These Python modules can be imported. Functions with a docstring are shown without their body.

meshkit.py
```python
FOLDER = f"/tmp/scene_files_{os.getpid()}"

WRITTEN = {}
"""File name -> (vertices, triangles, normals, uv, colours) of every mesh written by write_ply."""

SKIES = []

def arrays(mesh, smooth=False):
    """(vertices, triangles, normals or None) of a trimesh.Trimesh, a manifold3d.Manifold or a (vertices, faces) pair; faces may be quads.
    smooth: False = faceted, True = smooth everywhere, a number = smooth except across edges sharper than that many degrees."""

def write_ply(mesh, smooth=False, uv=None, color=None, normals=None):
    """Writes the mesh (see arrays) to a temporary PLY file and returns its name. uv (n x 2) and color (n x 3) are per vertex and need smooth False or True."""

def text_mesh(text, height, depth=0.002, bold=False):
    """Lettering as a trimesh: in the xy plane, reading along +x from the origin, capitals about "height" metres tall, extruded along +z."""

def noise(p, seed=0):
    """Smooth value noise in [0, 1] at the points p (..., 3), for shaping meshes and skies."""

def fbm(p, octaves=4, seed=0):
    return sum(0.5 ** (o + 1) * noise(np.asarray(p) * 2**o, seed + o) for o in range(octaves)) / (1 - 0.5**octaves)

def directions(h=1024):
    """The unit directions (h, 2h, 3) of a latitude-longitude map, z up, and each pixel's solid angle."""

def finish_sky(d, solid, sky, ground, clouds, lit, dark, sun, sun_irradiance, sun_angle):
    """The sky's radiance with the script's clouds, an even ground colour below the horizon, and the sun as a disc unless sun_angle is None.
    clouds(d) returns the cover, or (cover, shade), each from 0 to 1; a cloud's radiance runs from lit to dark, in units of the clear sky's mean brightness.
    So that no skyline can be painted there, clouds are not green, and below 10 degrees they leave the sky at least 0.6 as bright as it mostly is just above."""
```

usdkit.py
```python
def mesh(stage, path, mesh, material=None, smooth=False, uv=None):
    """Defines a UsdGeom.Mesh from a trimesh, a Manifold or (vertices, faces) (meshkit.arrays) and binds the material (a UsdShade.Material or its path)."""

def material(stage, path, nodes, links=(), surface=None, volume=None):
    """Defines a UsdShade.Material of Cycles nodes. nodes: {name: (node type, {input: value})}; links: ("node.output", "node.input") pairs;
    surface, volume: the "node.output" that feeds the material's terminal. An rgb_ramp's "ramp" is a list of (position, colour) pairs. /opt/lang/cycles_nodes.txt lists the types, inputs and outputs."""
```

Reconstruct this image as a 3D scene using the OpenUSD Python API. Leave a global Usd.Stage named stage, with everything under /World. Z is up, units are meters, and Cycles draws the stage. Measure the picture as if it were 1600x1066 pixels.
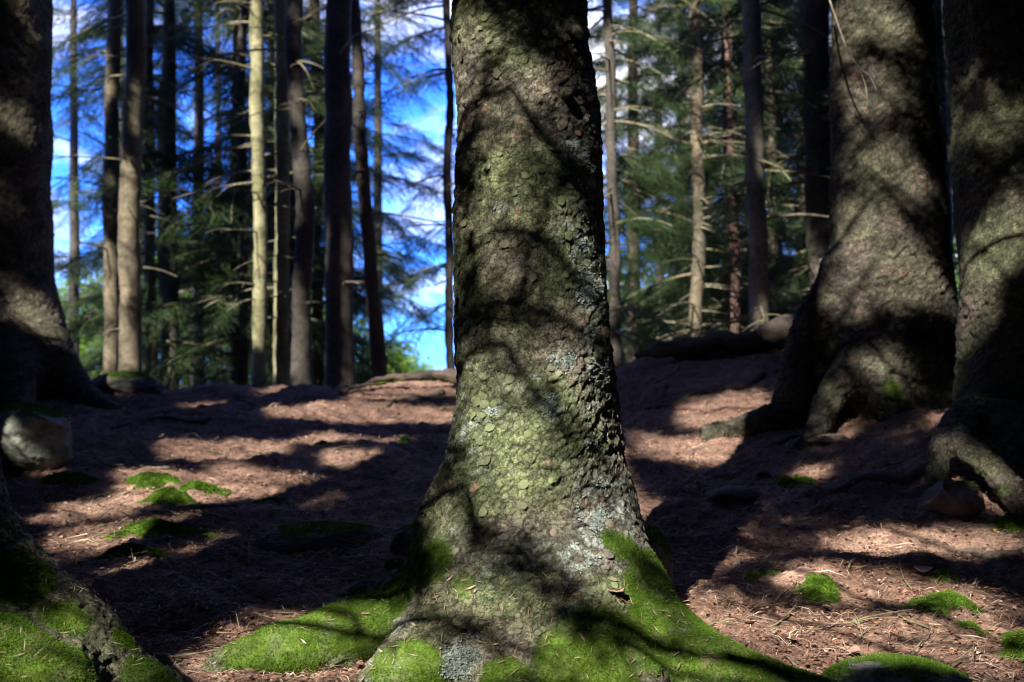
import math
import numpy as np
import trimesh
import meshkit
import usdkit
from scipy.spatial import cKDTree
from pxr import Usd, UsdGeom, UsdLux, UsdShade, Gf, Sdf, Vt

stage = Usd.Stage.CreateInMemory()
UsdGeom.SetStageUpAxis(stage, UsdGeom.Tokens.z)
UsdGeom.SetStageMetersPerUnit(stage, 1.0)
UsdGeom.Xform.Define(stage, '/World')
UsdGeom.Scope.Define(stage, '/World/Looks')
rng = np.random.default_rng(11)

# ------------------------------------------------------------------ camera, sky, sun, exposure
CAM_Z, FPX, HORIZON = 1.2, 2000.0, 610.0          # pixels of the 1600 x 1066 photograph
EXPOSURE = 1.8
SUN_AZ, SUN_EL, SUN_POWER, SKY_STRENGTH = math.radians(206), math.radians(38), 1.25, 0.072
cam = UsdGeom.Camera.Define(stage, '/World/camera')
cam.CreateHorizontalApertureAttr(36.0)
cam.CreateVerticalApertureAttr(36.0 * 682 / 1024)
cam.CreateFocalLengthAttr(45.0)
cam.CreateVerticalApertureOffsetAttr(36.0 * (HORIZON - 533) / 1600)
cam.CreateFStopAttr(2.6)
cam.CreateFocusDistanceAttr(4.75)
cam.CreateExposureAttr(EXPOSURE)
cam.AddTranslateOp().Set(Gf.Vec3d(0, 0, CAM_Z))
cam.AddRotateXOp().Set(90.0)
SUN = np.array([math.sin(SUN_AZ) * math.cos(SUN_EL), math.cos(SUN_AZ) * math.cos(SUN_EL), math.sin(SUN_EL)])
sun = UsdLux.DistantLight.Define(stage, '/World/sun')
sun.CreateIntensityAttr(SUN_POWER)
sun.CreateAngleAttr(0.5)
sun.CreateNormalizeAttr(True)
sun.CreateColorAttr(Gf.Vec3f(1.0, 0.93, 0.82))
_x = np.cross([0, 0, 1.0], SUN); _x /= np.linalg.norm(_x); _y = np.cross(SUN, _x)
sun.AddTransformOp().Set(Gf.Matrix4d(*_x, 0, *_y, 0, *SUN, 0, 0, 0, 20, 1))
usdkit.material(stage, '/World/Looks/sky', {
    'sky': ('sky_texture', {'sky_type': 'single_scattering', 'sun_disc': False, 'sun_elevation': SUN_EL, 'sun_rotation': SUN_AZ, 'altitude': 300.0, 'air_density': 1.0, 'aerosol_density': 0.6, 'ozone_density': 3.0}),
    'tc': ('texture_coordinate', {}),
    'map': ('mapping', {'scale': (1.0, 1.0, 2.2)}),
    'n': ('noise_texture', {'scale': 4.5, 'detail': 6.0, 'roughness': 0.6, 'distortion': 0.3}),
    'cr': ('rgb_ramp', {'ramp': [(0.0, (0, 0, 0)), (0.50, (0, 0, 0)), (0.66, (1, 1, 1)), (1.0, (1, 1, 1))]}),
    'tint': ('mix_color', {'blend_type': 'multiply', 'fac': 1.0, 'b': (0.26, 0.76, 2.4), 'use_clamp': False}),
    'cl': ('mix_color', {'b': (9.0, 9.3, 9.8), 'use_clamp': False}),
    'bg': ('background_shader', {'strength': SKY_STRENGTH})},
    [('tc.generated', 'map.vector'), ('map.vector', 'n.vector'), ('n.fac', 'cr.fac'), ('sky.color', 'tint.a'), ('tint.result', 'cl.a'), ('cr.color', 'cl.fac'), ('cl.result', 'bg.color')], surface='bg.background')
dome = UsdLux.DomeLight.Define(stage, '/World/sky')
UsdShade.MaterialBindingAPI.Apply(dome.GetPrim()).Bind(UsdShade.Material.Get(stage, '/World/Looks/sky'))
dome.GetPrim().SetCustomDataByKey('kind', 'structure')

# ------------------------------------------------------------------ helpers
_names = {}
def numbered(parent, name):
    k = (parent, name); n = _names.get(k, 0); _names[k] = n + 1
    return f'{parent}/{name}' if n == 0 else f'{parent}/{name}_{n:03d}'
def props(prim, label=None, cat=None, group=None, kind=None):
    for k, v in (('label', label), ('category', cat), ('group', group), ('kind', kind)):
        if v: prim.SetCustomDataByKey(k, v)
def thing(name, label, cat, loc, group=None):
    x = UsdGeom.Xform.Define(stage, numbered('/World', name))
    x.AddTranslateOp().Set(Gf.Vec3d(*map(float, loc)))
    props(x.GetPrim(), label, cat, group)
    x.loc = np.array(loc, float)
    return x
def vnormals(v, f):
    n = np.zeros_like(v); c = np.cross(v[f[:, 1]] - v[f[:, 0]], v[f[:, 2]] - v[f[:, 0]])
    for k in range(3):
        for a in range(3):
            n[:, a] += np.bincount(f[:, k], c[:, a], len(v))
    l = np.linalg.norm(n, axis=1, keepdims=True)
    return n / np.maximum(l, 1e-12)
def obj(name, mesh, mat, parent=None, col=None, nor=None, smooth=True, kind=None, label=None, cover=None):
    """One Mesh prim under parent (world coordinates given) or under /World."""
    v, f = (np.asarray(mesh.vertices), np.asarray(mesh.faces)) if hasattr(mesh, 'faces') else (np.asarray(mesh[0], float), np.asarray(mesh[1], int))
    base = '/World' if parent is None else str(parent.GetPath())
    off = parent.loc if parent is not None and hasattr(parent, 'loc') else np.zeros(3)
    m = UsdGeom.Mesh.Define(stage, numbered(base, name))
    m.CreatePointsAttr(Vt.Vec3fArray.FromNumpy((v - off).astype(np.float32)))
    m.CreateFaceVertexCountsAttr(Vt.IntArray.FromNumpy(np.full(len(f), f.shape[1], np.int32)))
    m.CreateFaceVertexIndicesAttr(Vt.IntArray.FromNumpy(f.astype(np.int32).ravel()))
    m.CreateSubdivisionSchemeAttr('none')
    if nor is None and smooth: nor = vnormals(v, f if f.shape[1] == 3 else np.vstack([f[:, :3], f[:, [0, 2, 3]]]))
    if nor is not None:
        m.CreateNormalsAttr(Vt.Vec3fArray.FromNumpy(nor.astype(np.float32))); m.SetNormalsInterpolation('vertex')
    if col is not None:
        UsdGeom.PrimvarsAPI(m).CreatePrimvar('tint', Sdf.ValueTypeNames.Color3fArray, 'vertex').Set(Vt.Vec3fArray.FromNumpy(np.clip(col, 0, 1).astype(np.float32)))
    if cover is not None: UsdGeom.PrimvarsAPI(m).CreatePrimvar('cover', Sdf.ValueTypeNames.FloatArray, 'vertex').Set(Vt.FloatArray.FromNumpy(cover.astype(np.float32)))
    UsdShade.MaterialBindingAPI.Apply(m.GetPrim()).Bind(UsdShade.Material.Get(stage, '/World/Looks/' + mat))
    props(m.GetPrim(), label=label, kind=kind)
    m.loc = off
    return m
def sm(x, a, b):
    t = np.clip((np.asarray(x, float) - a) / (b - a), 0, 1); return t * t * (3 - 2 * t)
def W(px, py, Y):                                   # a point on the sight line of a photograph pixel, at depth Y
    return np.array([(px - 800) / FPX * Y, Y, CAM_Z + (HORIZON - py) / FPX * Y])
def pix(p):
    y = np.maximum(p[..., 1], 1e-3)
    return 800 + FPX * p[..., 0] / y, HORIZON - FPX * (p[..., 2] - CAM_Z) / y
def N(p, s, seed=0): return meshkit.noise(np.asarray(p) * s, seed) * 2 - 1
def F(p, s, o=4, seed=0): return meshkit.fbm(np.asarray(p) * s, o, seed) * 2 - 1

def zbase(x, y):
    x, y = np.asarray(x, float), np.asarray(y, float)
    cz = 1.235 + 0.42 * sm(x, 0.2, 3.2) + 0.10 * sm(-x, 4.0, 5.2)
    up = 0.16 + (cz - 0.16) * (y - 5) / 7
    near = 0.16 + 0.15 * (np.maximum(y, -6) - 5) + 0.04 * (np.minimum(y, -6) + 6)
    z = np.where(y < 5, near, up)
    down = cz - 0.13 * (y - 12) - 0.0004 * np.maximum(y - 12, 0) ** 2 * (y < 1000)
    k = 0.12
    a, b = z, np.maximum(down, -60)
    h = np.clip(0.5 + 0.5 * (b - a) / k, 0, 1)
    z = b * (1 - h) + a * h - k * h * (1 - h)        # smooth minimum: a rounded crest
    return z
BUMPS = []                                          # (x, y, height, radius) soft humps of the floor
def zground(x, y):
    x, y = np.asarray(x, float), np.asarray(y, float)
    p = np.stack([x, y, np.zeros_like(x)], -1)
    near = sm(np.hypot(x, y - 8), 22, 10)
    z = zbase(x, y) + near * (0.06 * F(p, 1.1, 3, 3) + 0.05 * F(p, 3.6, 3, 5))
    for bx, by, bh, br in BUMPS:
        z = z + bh * np.exp(-((x - bx) ** 2 + (y - by) ** 2) / br ** 2)
    return z
_gy = np.arange(3.8, 12.6, 0.01)
def G(px, py):                                      # where the sight line of a pixel meets the floor
    p = np.stack([(px - 800) / FPX * _gy, _gy, CAM_Z + (HORIZON - py) / FPX * _gy], 1)
    z = zground(p[:, 0], p[:, 1]); k = int(np.argmax(z >= p[:, 2])) if (z >= p[:, 2]).any() else len(z) - 1
    return np.array([p[k, 0], p[k, 1], z[k]])

def tube(pts, rad, sides=8, cap=True):
    p = np.asarray(pts, float); r = np.broadcast_to(rad, (len(p),)).astype(float)
    t = np.gradient(p, axis=0); t /= np.linalg.norm(t, axis=1, keepdims=True) + 1e-12
    ref = np.where(np.abs(t[:, 2:]) < 0.9, [0, 0, 1.0], [1.0, 0, 0])
    a = np.cross(t, ref); a /= np.linalg.norm(a, axis=1, keepdims=True) + 1e-12
    b = np.cross(t, a); an = np.arange(sides) * 2 * np.pi / sides
    v = (p[:, None] + r[:, None, None] * (np.cos(an)[None, :, None] * a[:, None] + np.sin(an)[None, :, None] * b[:, None])).reshape(-1, 3)
    i, j = np.meshgrid(np.arange(len(p) - 1), np.arange(sides), indexing='ij')
    q = np.stack([i * sides + j, i * sides + (j + 1) % sides, (i + 1) * sides + (j + 1) % sides, (i + 1) * sides + j], -1).reshape(-1, 4)
    f = np.vstack([q[:, [0, 2, 1]], q[:, [0, 3, 2]]])
    if cap:
        n = len(v); v = np.vstack([v, p[:1], p[-1:]]); k = np.arange(sides); e = (len(p) - 1) * sides
        f = np.vstack([f, np.stack([np.full(sides, n), k, (k + 1) % sides], 1), np.stack([np.full(sides, n + 1), e + (k + 1) % sides, e + k], 1)])
    return v, f
def joined(ms):
    vs, fs, n = [], [], 0
    for v, f in ms:
        vs.append(v); fs.append(np.asarray(f) + n); n += len(v)
    return np.vstack(vs), np.vstack(fs)
def bez(pts, n):
    """A smooth line of n points through the given ones (Catmull-Rom)."""
    p = np.asarray(pts, float); p = np.vstack([2 * p[0] - p[1], p, 2 * p[-1] - p[-2]])
    u = np.linspace(0, len(p) - 3 - 1e-9, n); i = u.astype(int); t = (u - i)[:, None]
    a, b, c, d = p[i], p[i + 1], p[i + 2], p[i + 3]
    return 0.5 * (2 * b + (c - a) * t + (2 * a - 5 * b + 4 * c - d) * t ** 2 + (3 * b - a - 3 * c + d) * t ** 3)

# ------------------------------------------------------------------ materials
def tinted(name, rough=0.85, fine=90.0, amount=0.55, bump=0.5, dist=0.004, spec=0.25, bscale=160.0):
    """The colour of the thing itself (vertex tint) times fine grain, with a fine relief."""
    usdkit.material(stage, '/World/Looks/' + name, {
        'a': ('attribute', {'attribute': 'tint'}), 'g': ('geometry', {}),
        'n': ('noise_texture', {'scale': fine, 'detail': 4.0, 'roughness': 0.65}),
        'r': ('map_range', {'from_min': 0.25, 'from_max': 0.75, 'to_min': 1 - amount, 'to_max': 1 + amount * 0.8}),
        'm': ('vector_math', {'math_type': 'scale'}),
        'n2': ('noise_texture', {'scale': bscale, 'detail': 3.0, 'roughness': 0.6}),
        'b': ('bump', {'strength': bump, 'distance': dist}),
        'p': ('principled_bsdf', {'roughness': rough, 'specular_ior_level': spec})},
        [('g.position', 'n.vector'), ('g.position', 'n2.vector'), ('n.fac', 'r.value'), ('a.color', 'm.vector1'), ('r.result', 'm.scale'), ('m.vector', 'p.base_color'),
         ('n2.fac', 'b.height'), ('b.normal', 'p.normal')], surface='p.BSDF')
usdkit.material(stage, '/World/Looks/bark', {
    'a': ('attribute', {'attribute': 'tint'}), 'g': ('geometry', {}),
    'w': ('noise_texture', {'scale': 26.0, 'detail': 3.0, 'roughness': 0.6}), 'ws': ('vector_math', {'math_type': 'scale', 'scale': 0.075}), 'wa': ('vector_math', {'math_type': 'add'}),
    'v': ('voronoi_texture', {'feature': 'distance_to_edge', 'scale': 36.0, 'randomness': 1.0}), 'vc': ('voronoi_texture', {'feature': 'f1', 'scale': 36.0, 'randomness': 1.0}), 'sv': ('separate_color', {}),
    'cr0': ('map_range', {'from_min': 0.0, 'from_max': 0.11, 'to_min': 0.42, 'to_max': 1.0, 'clamp': True}), 'mo': ('attribute', {'attribute': 'cover'}), 'cr': ('math', {'math_type': 'maximum'}),
    'n': ('noise_texture', {'scale': 110.0, 'detail': 5.0, 'roughness': 0.7}), 'r': ('map_range', {'from_min': 0.25, 'from_max': 0.75, 'to_min': 0.4, 'to_max': 1.5}),
    'tn': ('map_range', {'to_min': 0.75, 'to_max': 1.25}), 'm1': ('math', {'math_type': 'multiply'}), 'm2': ('math', {'math_type': 'multiply'}), 'm': ('vector_math', {'math_type': 'scale'}),
    'h1': ('math', {'math_type': 'multiply_add', 'value2': 0.8}), 'h2': ('math', {'math_type': 'multiply_add', 'value2': 0.6}),
    'b': ('bump', {'strength': 0.75, 'distance': 0.008}), 'p': ('principled_bsdf', {'roughness': 0.9, 'specular_ior_level': 0.15})},
    [('g.position', 'w.vector'), ('w.color', 'ws.vector1'), ('g.position', 'wa.vector1'), ('ws.vector', 'wa.vector2'), ('wa.vector', 'v.vector'), ('wa.vector', 'vc.vector'), ('v.distance', 'cr0.value'), ('cr0.result', 'cr.value1'), ('mo.fac', 'cr.value2'), ('g.position', 'n.vector'), ('n.fac', 'r.value'),
     ('vc.color', 'sv.color'), ('sv.r', 'tn.value'), ('cr.value', 'm1.value1'), ('r.result', 'm1.value2'), ('m1.value', 'm2.value1'), ('tn.result', 'm2.value2'), ('a.color', 'm.vector1'), ('m2.value', 'm.scale'), ('m.vector', 'p.base_color'),
     ('cr.value', 'h1.value1'), ('n.fac', 'h1.value3'), ('sv.g', 'h2.value1'), ('h1.value', 'h2.value3'), ('h2.value', 'b.height'), ('b.normal', 'p.normal')], surface='p.BSDF')
tinted('bark_flake', amount=0.3)
tinted('far_bark', fine=22.0, amount=0.5, bscale=45.0, dist=0.015)
tinted('rock', fine=35.0, amount=0.35, bscale=60.0, dist=0.01)
tinted('litter', fine=60.0, amount=0.35, bump=0.2, spec=0.3, rough=0.7)
def leafy(name, c1, c2, trans, rough=0.5, spec=0.35, tcol=None):
    usdkit.material(stage, '/World/Looks/' + name, {
        'o': ('object_info', {}), 'i': ('geometry', {}), 'n': ('noise_texture', {'scale': 1.3, 'detail': 2.0}),
        'ad': ('math', {'math_type': 'add'}), 'hf': ('math', {'math_type': 'multiply', 'value2': 0.5}),
        'r': ('rgb_ramp', {'ramp': [(0.1, c1), (0.8, c2)]}), 't': ('translucent_bsdf', {}),
        'tm': ('mix_color', {'blend_type': 'multiply', 'fac': 1.0, 'b': tcol or (1.6, 1.7, 0.6), 'use_clamp': False}),
        'p': ('principled_bsdf', {'roughness': rough, 'specular_ior_level': spec}), 'm': ('mix_closure', {'fac': trans})},
        [('i.position', 'n.vector'), ('n.fac', 'ad.value1'), ('o.random', 'ad.value2'), ('ad.value', 'hf.value1'), ('hf.value', 'r.fac'), ('r.color', 'p.base_color'), ('r.color', 'tm.a'), ('tm.result', 't.color'), ('p.BSDF', 'm.closure1'), ('t.BSDF', 'm.closure2')], surface='m.closure')
leafy('needles', (0.018, 0.040, 0.016), (0.060, 0.105, 0.030), 0.22)
leafy('canopy', (0.02, 0.045, 0.02), (0.04, 0.075, 0.03), 0.08)
leafy('leaves', (0.09, 0.17, 0.022), (0.17, 0.27, 0.04), 0.45)
leafy('moss_blades', (0.044, 0.090, 0.009), (0.110, 0.212, 0.022), 0.25, rough=0.8, spec=0.1, tcol=(1.2, 1.3, 0.5))
usdkit.material(stage, '/World/Looks/lichen', {
    'g': ('geometry', {}), 'n': ('noise_texture', {'scale': 60.0, 'detail': 3.0}),
    'r': ('rgb_ramp', {'ramp': [(0.3, (0.16, 0.19, 0.17)), (0.7, (0.34, 0.39, 0.36))]}), 'p': ('principled_bsdf', {'roughness': 0.9, 'specular_ior_level': 0.1})},
    [('g.position', 'n.vector'), ('n.fac', 'r.fac'), ('r.color', 'p.base_color')], surface='p.BSDF')
usdkit.material(stage, '/World/Looks/dead_wood', {
    'g': ('geometry', {}), 'n': ('noise_texture', {'scale': 25.0, 'detail': 4.0}), 'n2': ('noise_texture', {'scale': 2.0, 'detail': 2.0}),
    'r': ('rgb_ramp', {'ramp': [(0.3, (0.10, 0.085, 0.06)), (0.7, (0.27, 0.24, 0.18))]}), 'r2': ('rgb_ramp', {'ramp': [(0.35, (0.75, 0.8, 0.6)), (0.6, (1, 1, 1))]}),
    'm': ('mix_color', {'blend_type': 'multiply', 'fac': 1.0}), 'p': ('principled_bsdf', {'roughness': 0.85, 'specular_ior_level': 0.2})},
    [('g.position', 'n.vector'), ('g.position', 'n2.vector'), ('n.fac', 'r.fac'), ('n2.fac', 'r2.fac'), ('r.color', 'm.a'), ('r2.color', 'm.b'), ('m.result', 'p.base_color')], surface='p.BSDF')
usdkit.material(stage, '/World/Looks/forest_floor', {
    'a': ('attribute', {'attribute': 'tint'}), 'g': ('geometry', {}),
    'mp': ('mapping', {'scale': (1.0, 0.35, 1.0), 'rotation': (0, 0, 0.5)}), 'mp2': ('mapping', {'scale': (0.4, 1.0, 1.0), 'rotation': (0, 0, 0.25)}),
    'n': ('noise_texture', {'scale': 70.0, 'detail': 5.0, 'roughness': 0.7, 'distortion': 1.5}), 'n2': ('noise_texture', {'scale': 55.0, 'detail': 5.0, 'roughness': 0.7, 'distortion': 1.0}),
    'mul': ('math', {'math_type': 'multiply'}),
    'r': ('rgb_ramp', {'ramp': [(0.12, (0.25, 0.22, 0.2)), (0.24, (0.85, 0.8, 0.78)), (0.33, (1.5, 1.4, 1.3)), (0.45, (2.6, 2.5, 2.3))]}),
    'm': ('mix_color', {'blend_type': 'multiply', 'fac': 1.0, 'use_clamp': False}), 'b': ('bump', {'strength': 0.8, 'distance': 0.012}),
    'p': ('principled_bsdf', {'roughness': 0.85, 'specular_ior_level': 0.2})},
    [('g.position', 'mp.vector'), ('g.position', 'mp2.vector'), ('mp.vector', 'n.vector'), ('mp2.vector', 'n2.vector'), ('n.fac', 'mul.value1'), ('n2.fac', 'mul.value2'), ('mul.value', 'r.fac'),
     ('a.color', 'm.a'), ('r.color', 'm.b'), ('m.result', 'p.base_color'), ('mul.value', 'b.height'), ('b.normal', 'p.normal')], surface='p.BSDF')

# ------------------------------------------------------------------ the forest floor
BUMPS += [(1.75, 11.3, 0.27, 1.3), (-0.85, 11.5, 0.10, 0.75), (-1.75, 4.2, 0.10, 0.7), (2.75, 9.2, 0.12, 1.2), (3.15, 7.7, 0.20, 1.0), (0.07, 5.0, 0.05, 0.6), (-4.5, 11.0, 0.08, 1.3)]
c = G(1345, 905); BUMPS.append((c[0], c[1], 0.05, 0.25))
def axis(dense, steps): 
    a = list(dense)
    return np.array(a)
xd = np.arange(-5.4, 5.6, 0.026); yd = [3.6]
while yd[-1] < 13.2: yd.append(yd[-1] + 0.011 + 0.0028 * max(yd[-1] - 4, 0))
def spread(a, far): 
    out, s, x = [], 0.05, a
    while abs(x) < far:
        s *= 1.28; x = x + math.copysign(s, far if far > 0 else -1); out.append(x)
    return out
xs = np.array(sorted(spread(xd[-1], 420)) ); xl = -np.array(sorted(spread(-xd[0], 420)))[::-1]
ys = np.array(spread(yd[-1], 450)); yl = []
s, y = 0.05, yd[0]
while y > -120: s *= 1.28; y -= s; yl.append(y)
gx, gy = np.concatenate([xl, xd, xs]), np.concatenate([yl[::-1], yd, ys])
X, Yg = np.meshgrid(gx, gy, indexing='xy')
Z = zground(X, Yg)
pp = np.stack([X, Yg, np.zeros_like(X)], -1)
fine = sm(np.hypot(X, Yg - 8), 8, 6)
Z = Z + fine * (0.024 * F(pp * [0.8, 1, 1], 14, 3, 7) + 0.016 * N(pp, 38, 9))
v = np.stack([X, Yg, Z], -1).reshape(-1, 3)
nx, ny = len(gx), len(gy)
i, j = np.meshgrid(np.arange(ny - 1), np.arange(nx - 1), indexing='ij')
q = np.stack([i * nx + j, i * nx + j + 1, (i + 1) * nx + j + 1, (i + 1) * nx + j], -1).reshape(-1, 4)
m1, m2 = sm(F(pp, 1.7, 4, 21), -0.25, 0.3).reshape(-1, 1), sm(F(pp, 6, 3, 22), -0.2, 0.35).reshape(-1, 1)
col = np.array([[0.140, 0.088, 0.068]]) * (1 - m1) + np.array([[0.235, 0.160, 0.125]]) * m1
col = col * (1 - 0.45 * m2) + np.array([[0.085, 0.055, 0.045]]) * 0.45 * m2
fl = obj('forest_floor', (v, q), 'forest_floor', col=col)
props(fl.GetPrim(), 'brown forest floor of spruce needles rising to a crest', kind='structure')

# ------------------------------------------------------------------ big trees: smooth union of tapered limbs, meshed, then given bark
def nets(Fv, org, h):
    """Surface nets of a sampled distance field (inside < 0)."""
    ins = Fv < 0
    nx, ny, nz = Fv.shape
    cnt = np.zeros((nx - 1, ny - 1, nz - 1), np.int8)
    for a, b, c in np.ndindex(2, 2, 2): cnt += ins[a:nx - 1 + a, b:ny - 1 + b, c:nz - 1 + c]
    act = np.argwhere((cnt > 0) & (cnt < 8)); del cnt
    idx = np.full((nx - 1, ny - 1, nz - 1), -1, np.int32); idx[tuple(act.T)] = np.arange(len(act))
    cor = np.array(list(np.ndindex(2, 2, 2))); val = np.stack([Fv[tuple((act + c).T)] for c in cor], 1)
    acc, n = np.zeros((len(act), 3)), np.zeros(len(act))
    for a in range(8):
        for b in range(a + 1, 8):
            if np.abs(cor[a] - cor[b]).sum() != 1: continue
            s = (val[:, a] < 0) != (val[:, b] < 0)
            t = val[s, a] / (val[s, a] - val[s, b])
            acc[s] += cor[a] + t[:, None] * (cor[b] - cor[a]); n[s] += 1
    vert = org + (act + acc / n[:, None]) * h
    quads = []
    for ax in range(3):
        o = [k for k in range(3) if k != ax]
        lo = [slice(None)] * 3; hi = [slice(None)] * 3; lo[ax] = slice(0, -1); hi[ax] = slice(1, None)
        e = np.argwhere(ins[tuple(lo)] != ins[tuple(hi)])
        sh = np.array(idx.shape)
        e = e[(e[:, o[0]] > 0) & (e[:, o[1]] > 0) & (e[:, o[0]] < sh[o[0]]) & (e[:, o[1]] < sh[o[1]])]
        def cell(d0, d1):
            c = e.copy(); c[:, o[0]] -= d0; c[:, o[1]] -= d1; return idx[tuple(c.T)]
        qd = np.stack([cell(1, 1), cell(0, 1), cell(0, 0), cell(1, 0)], 1)
        flip = ins[tuple(e.T)]
        if ax == 1: flip = ~flip
        qd[~flip] = qd[~flip][:, ::-1]
        quads.append(qd)
    return vert, np.vstack(quads)
def limb_sd(p, pts, rad, reach=0.45):
    rad = np.asarray(rad, float); out = np.full(len(p), 1e3)
    near = np.all((p > (pts - rad[:, None]).min(0) - reach) & (p < (pts + rad[:, None]).max(0) + reach), 1)
    p = p[near]; d = np.full(len(p), 1e9)
    for a, b, ra, rb in zip(pts[:-1], pts[1:], rad[:-1], rad[1:]):
        ba = b - a; t = np.clip(((p - a) @ ba) / (ba @ ba), 0, 1); e = p - a - t[:, None] * ba
        d = np.minimum(d, np.sqrt(np.einsum('ij,ij->i', e, e)) - (ra + (rb - ra) * t))
    out[near] = d
    return out
def hash01(c, k):
    h = (c[:, 0] * 73856093 ^ c[:, 1] * 19349663 ^ c[:, 2] * 83492791 ^ (k * 2654435761)) & 0xFFFFFFFF
    h = ((h ^ (h >> 15)) * 2246822519) & 0xFFFFFFFF; h = ((h ^ (h >> 13)) * 3266489917) & 0xFFFFFFFF
    return ((h ^ (h >> 16)) & 0xFFFFFF) / 16777215.0
def scales(v, cell, seed):
    """Cellular bark scales: (distance to the seam 0..1, per-scale random, tilt)."""
    q = v / np.array(cell) + np.stack([F(v, 0.3 / cell[0], 3, seed + k) for k in range(3)], -1) * 1.2
    cells = np.unique(np.floor(q).astype(np.int64), axis=0)
    cells = np.unique((cells[:, None] + np.array(list(np.ndindex(3, 3, 3)))[None] - 1).reshape(-1, 3), axis=0)
    site = cells + np.stack([hash01(cells, seed + k) for k in range(3)], 1)
    d, k = cKDTree(site).query(q, k=2)
    r = hash01(cells, seed + 7)[k[:, 0]]
    return np.clip((d[:, 1] - d[:, 0]) / 0.4, 0, 1), r, (site[k[:, 0], 2] - q[:, 2])
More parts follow.
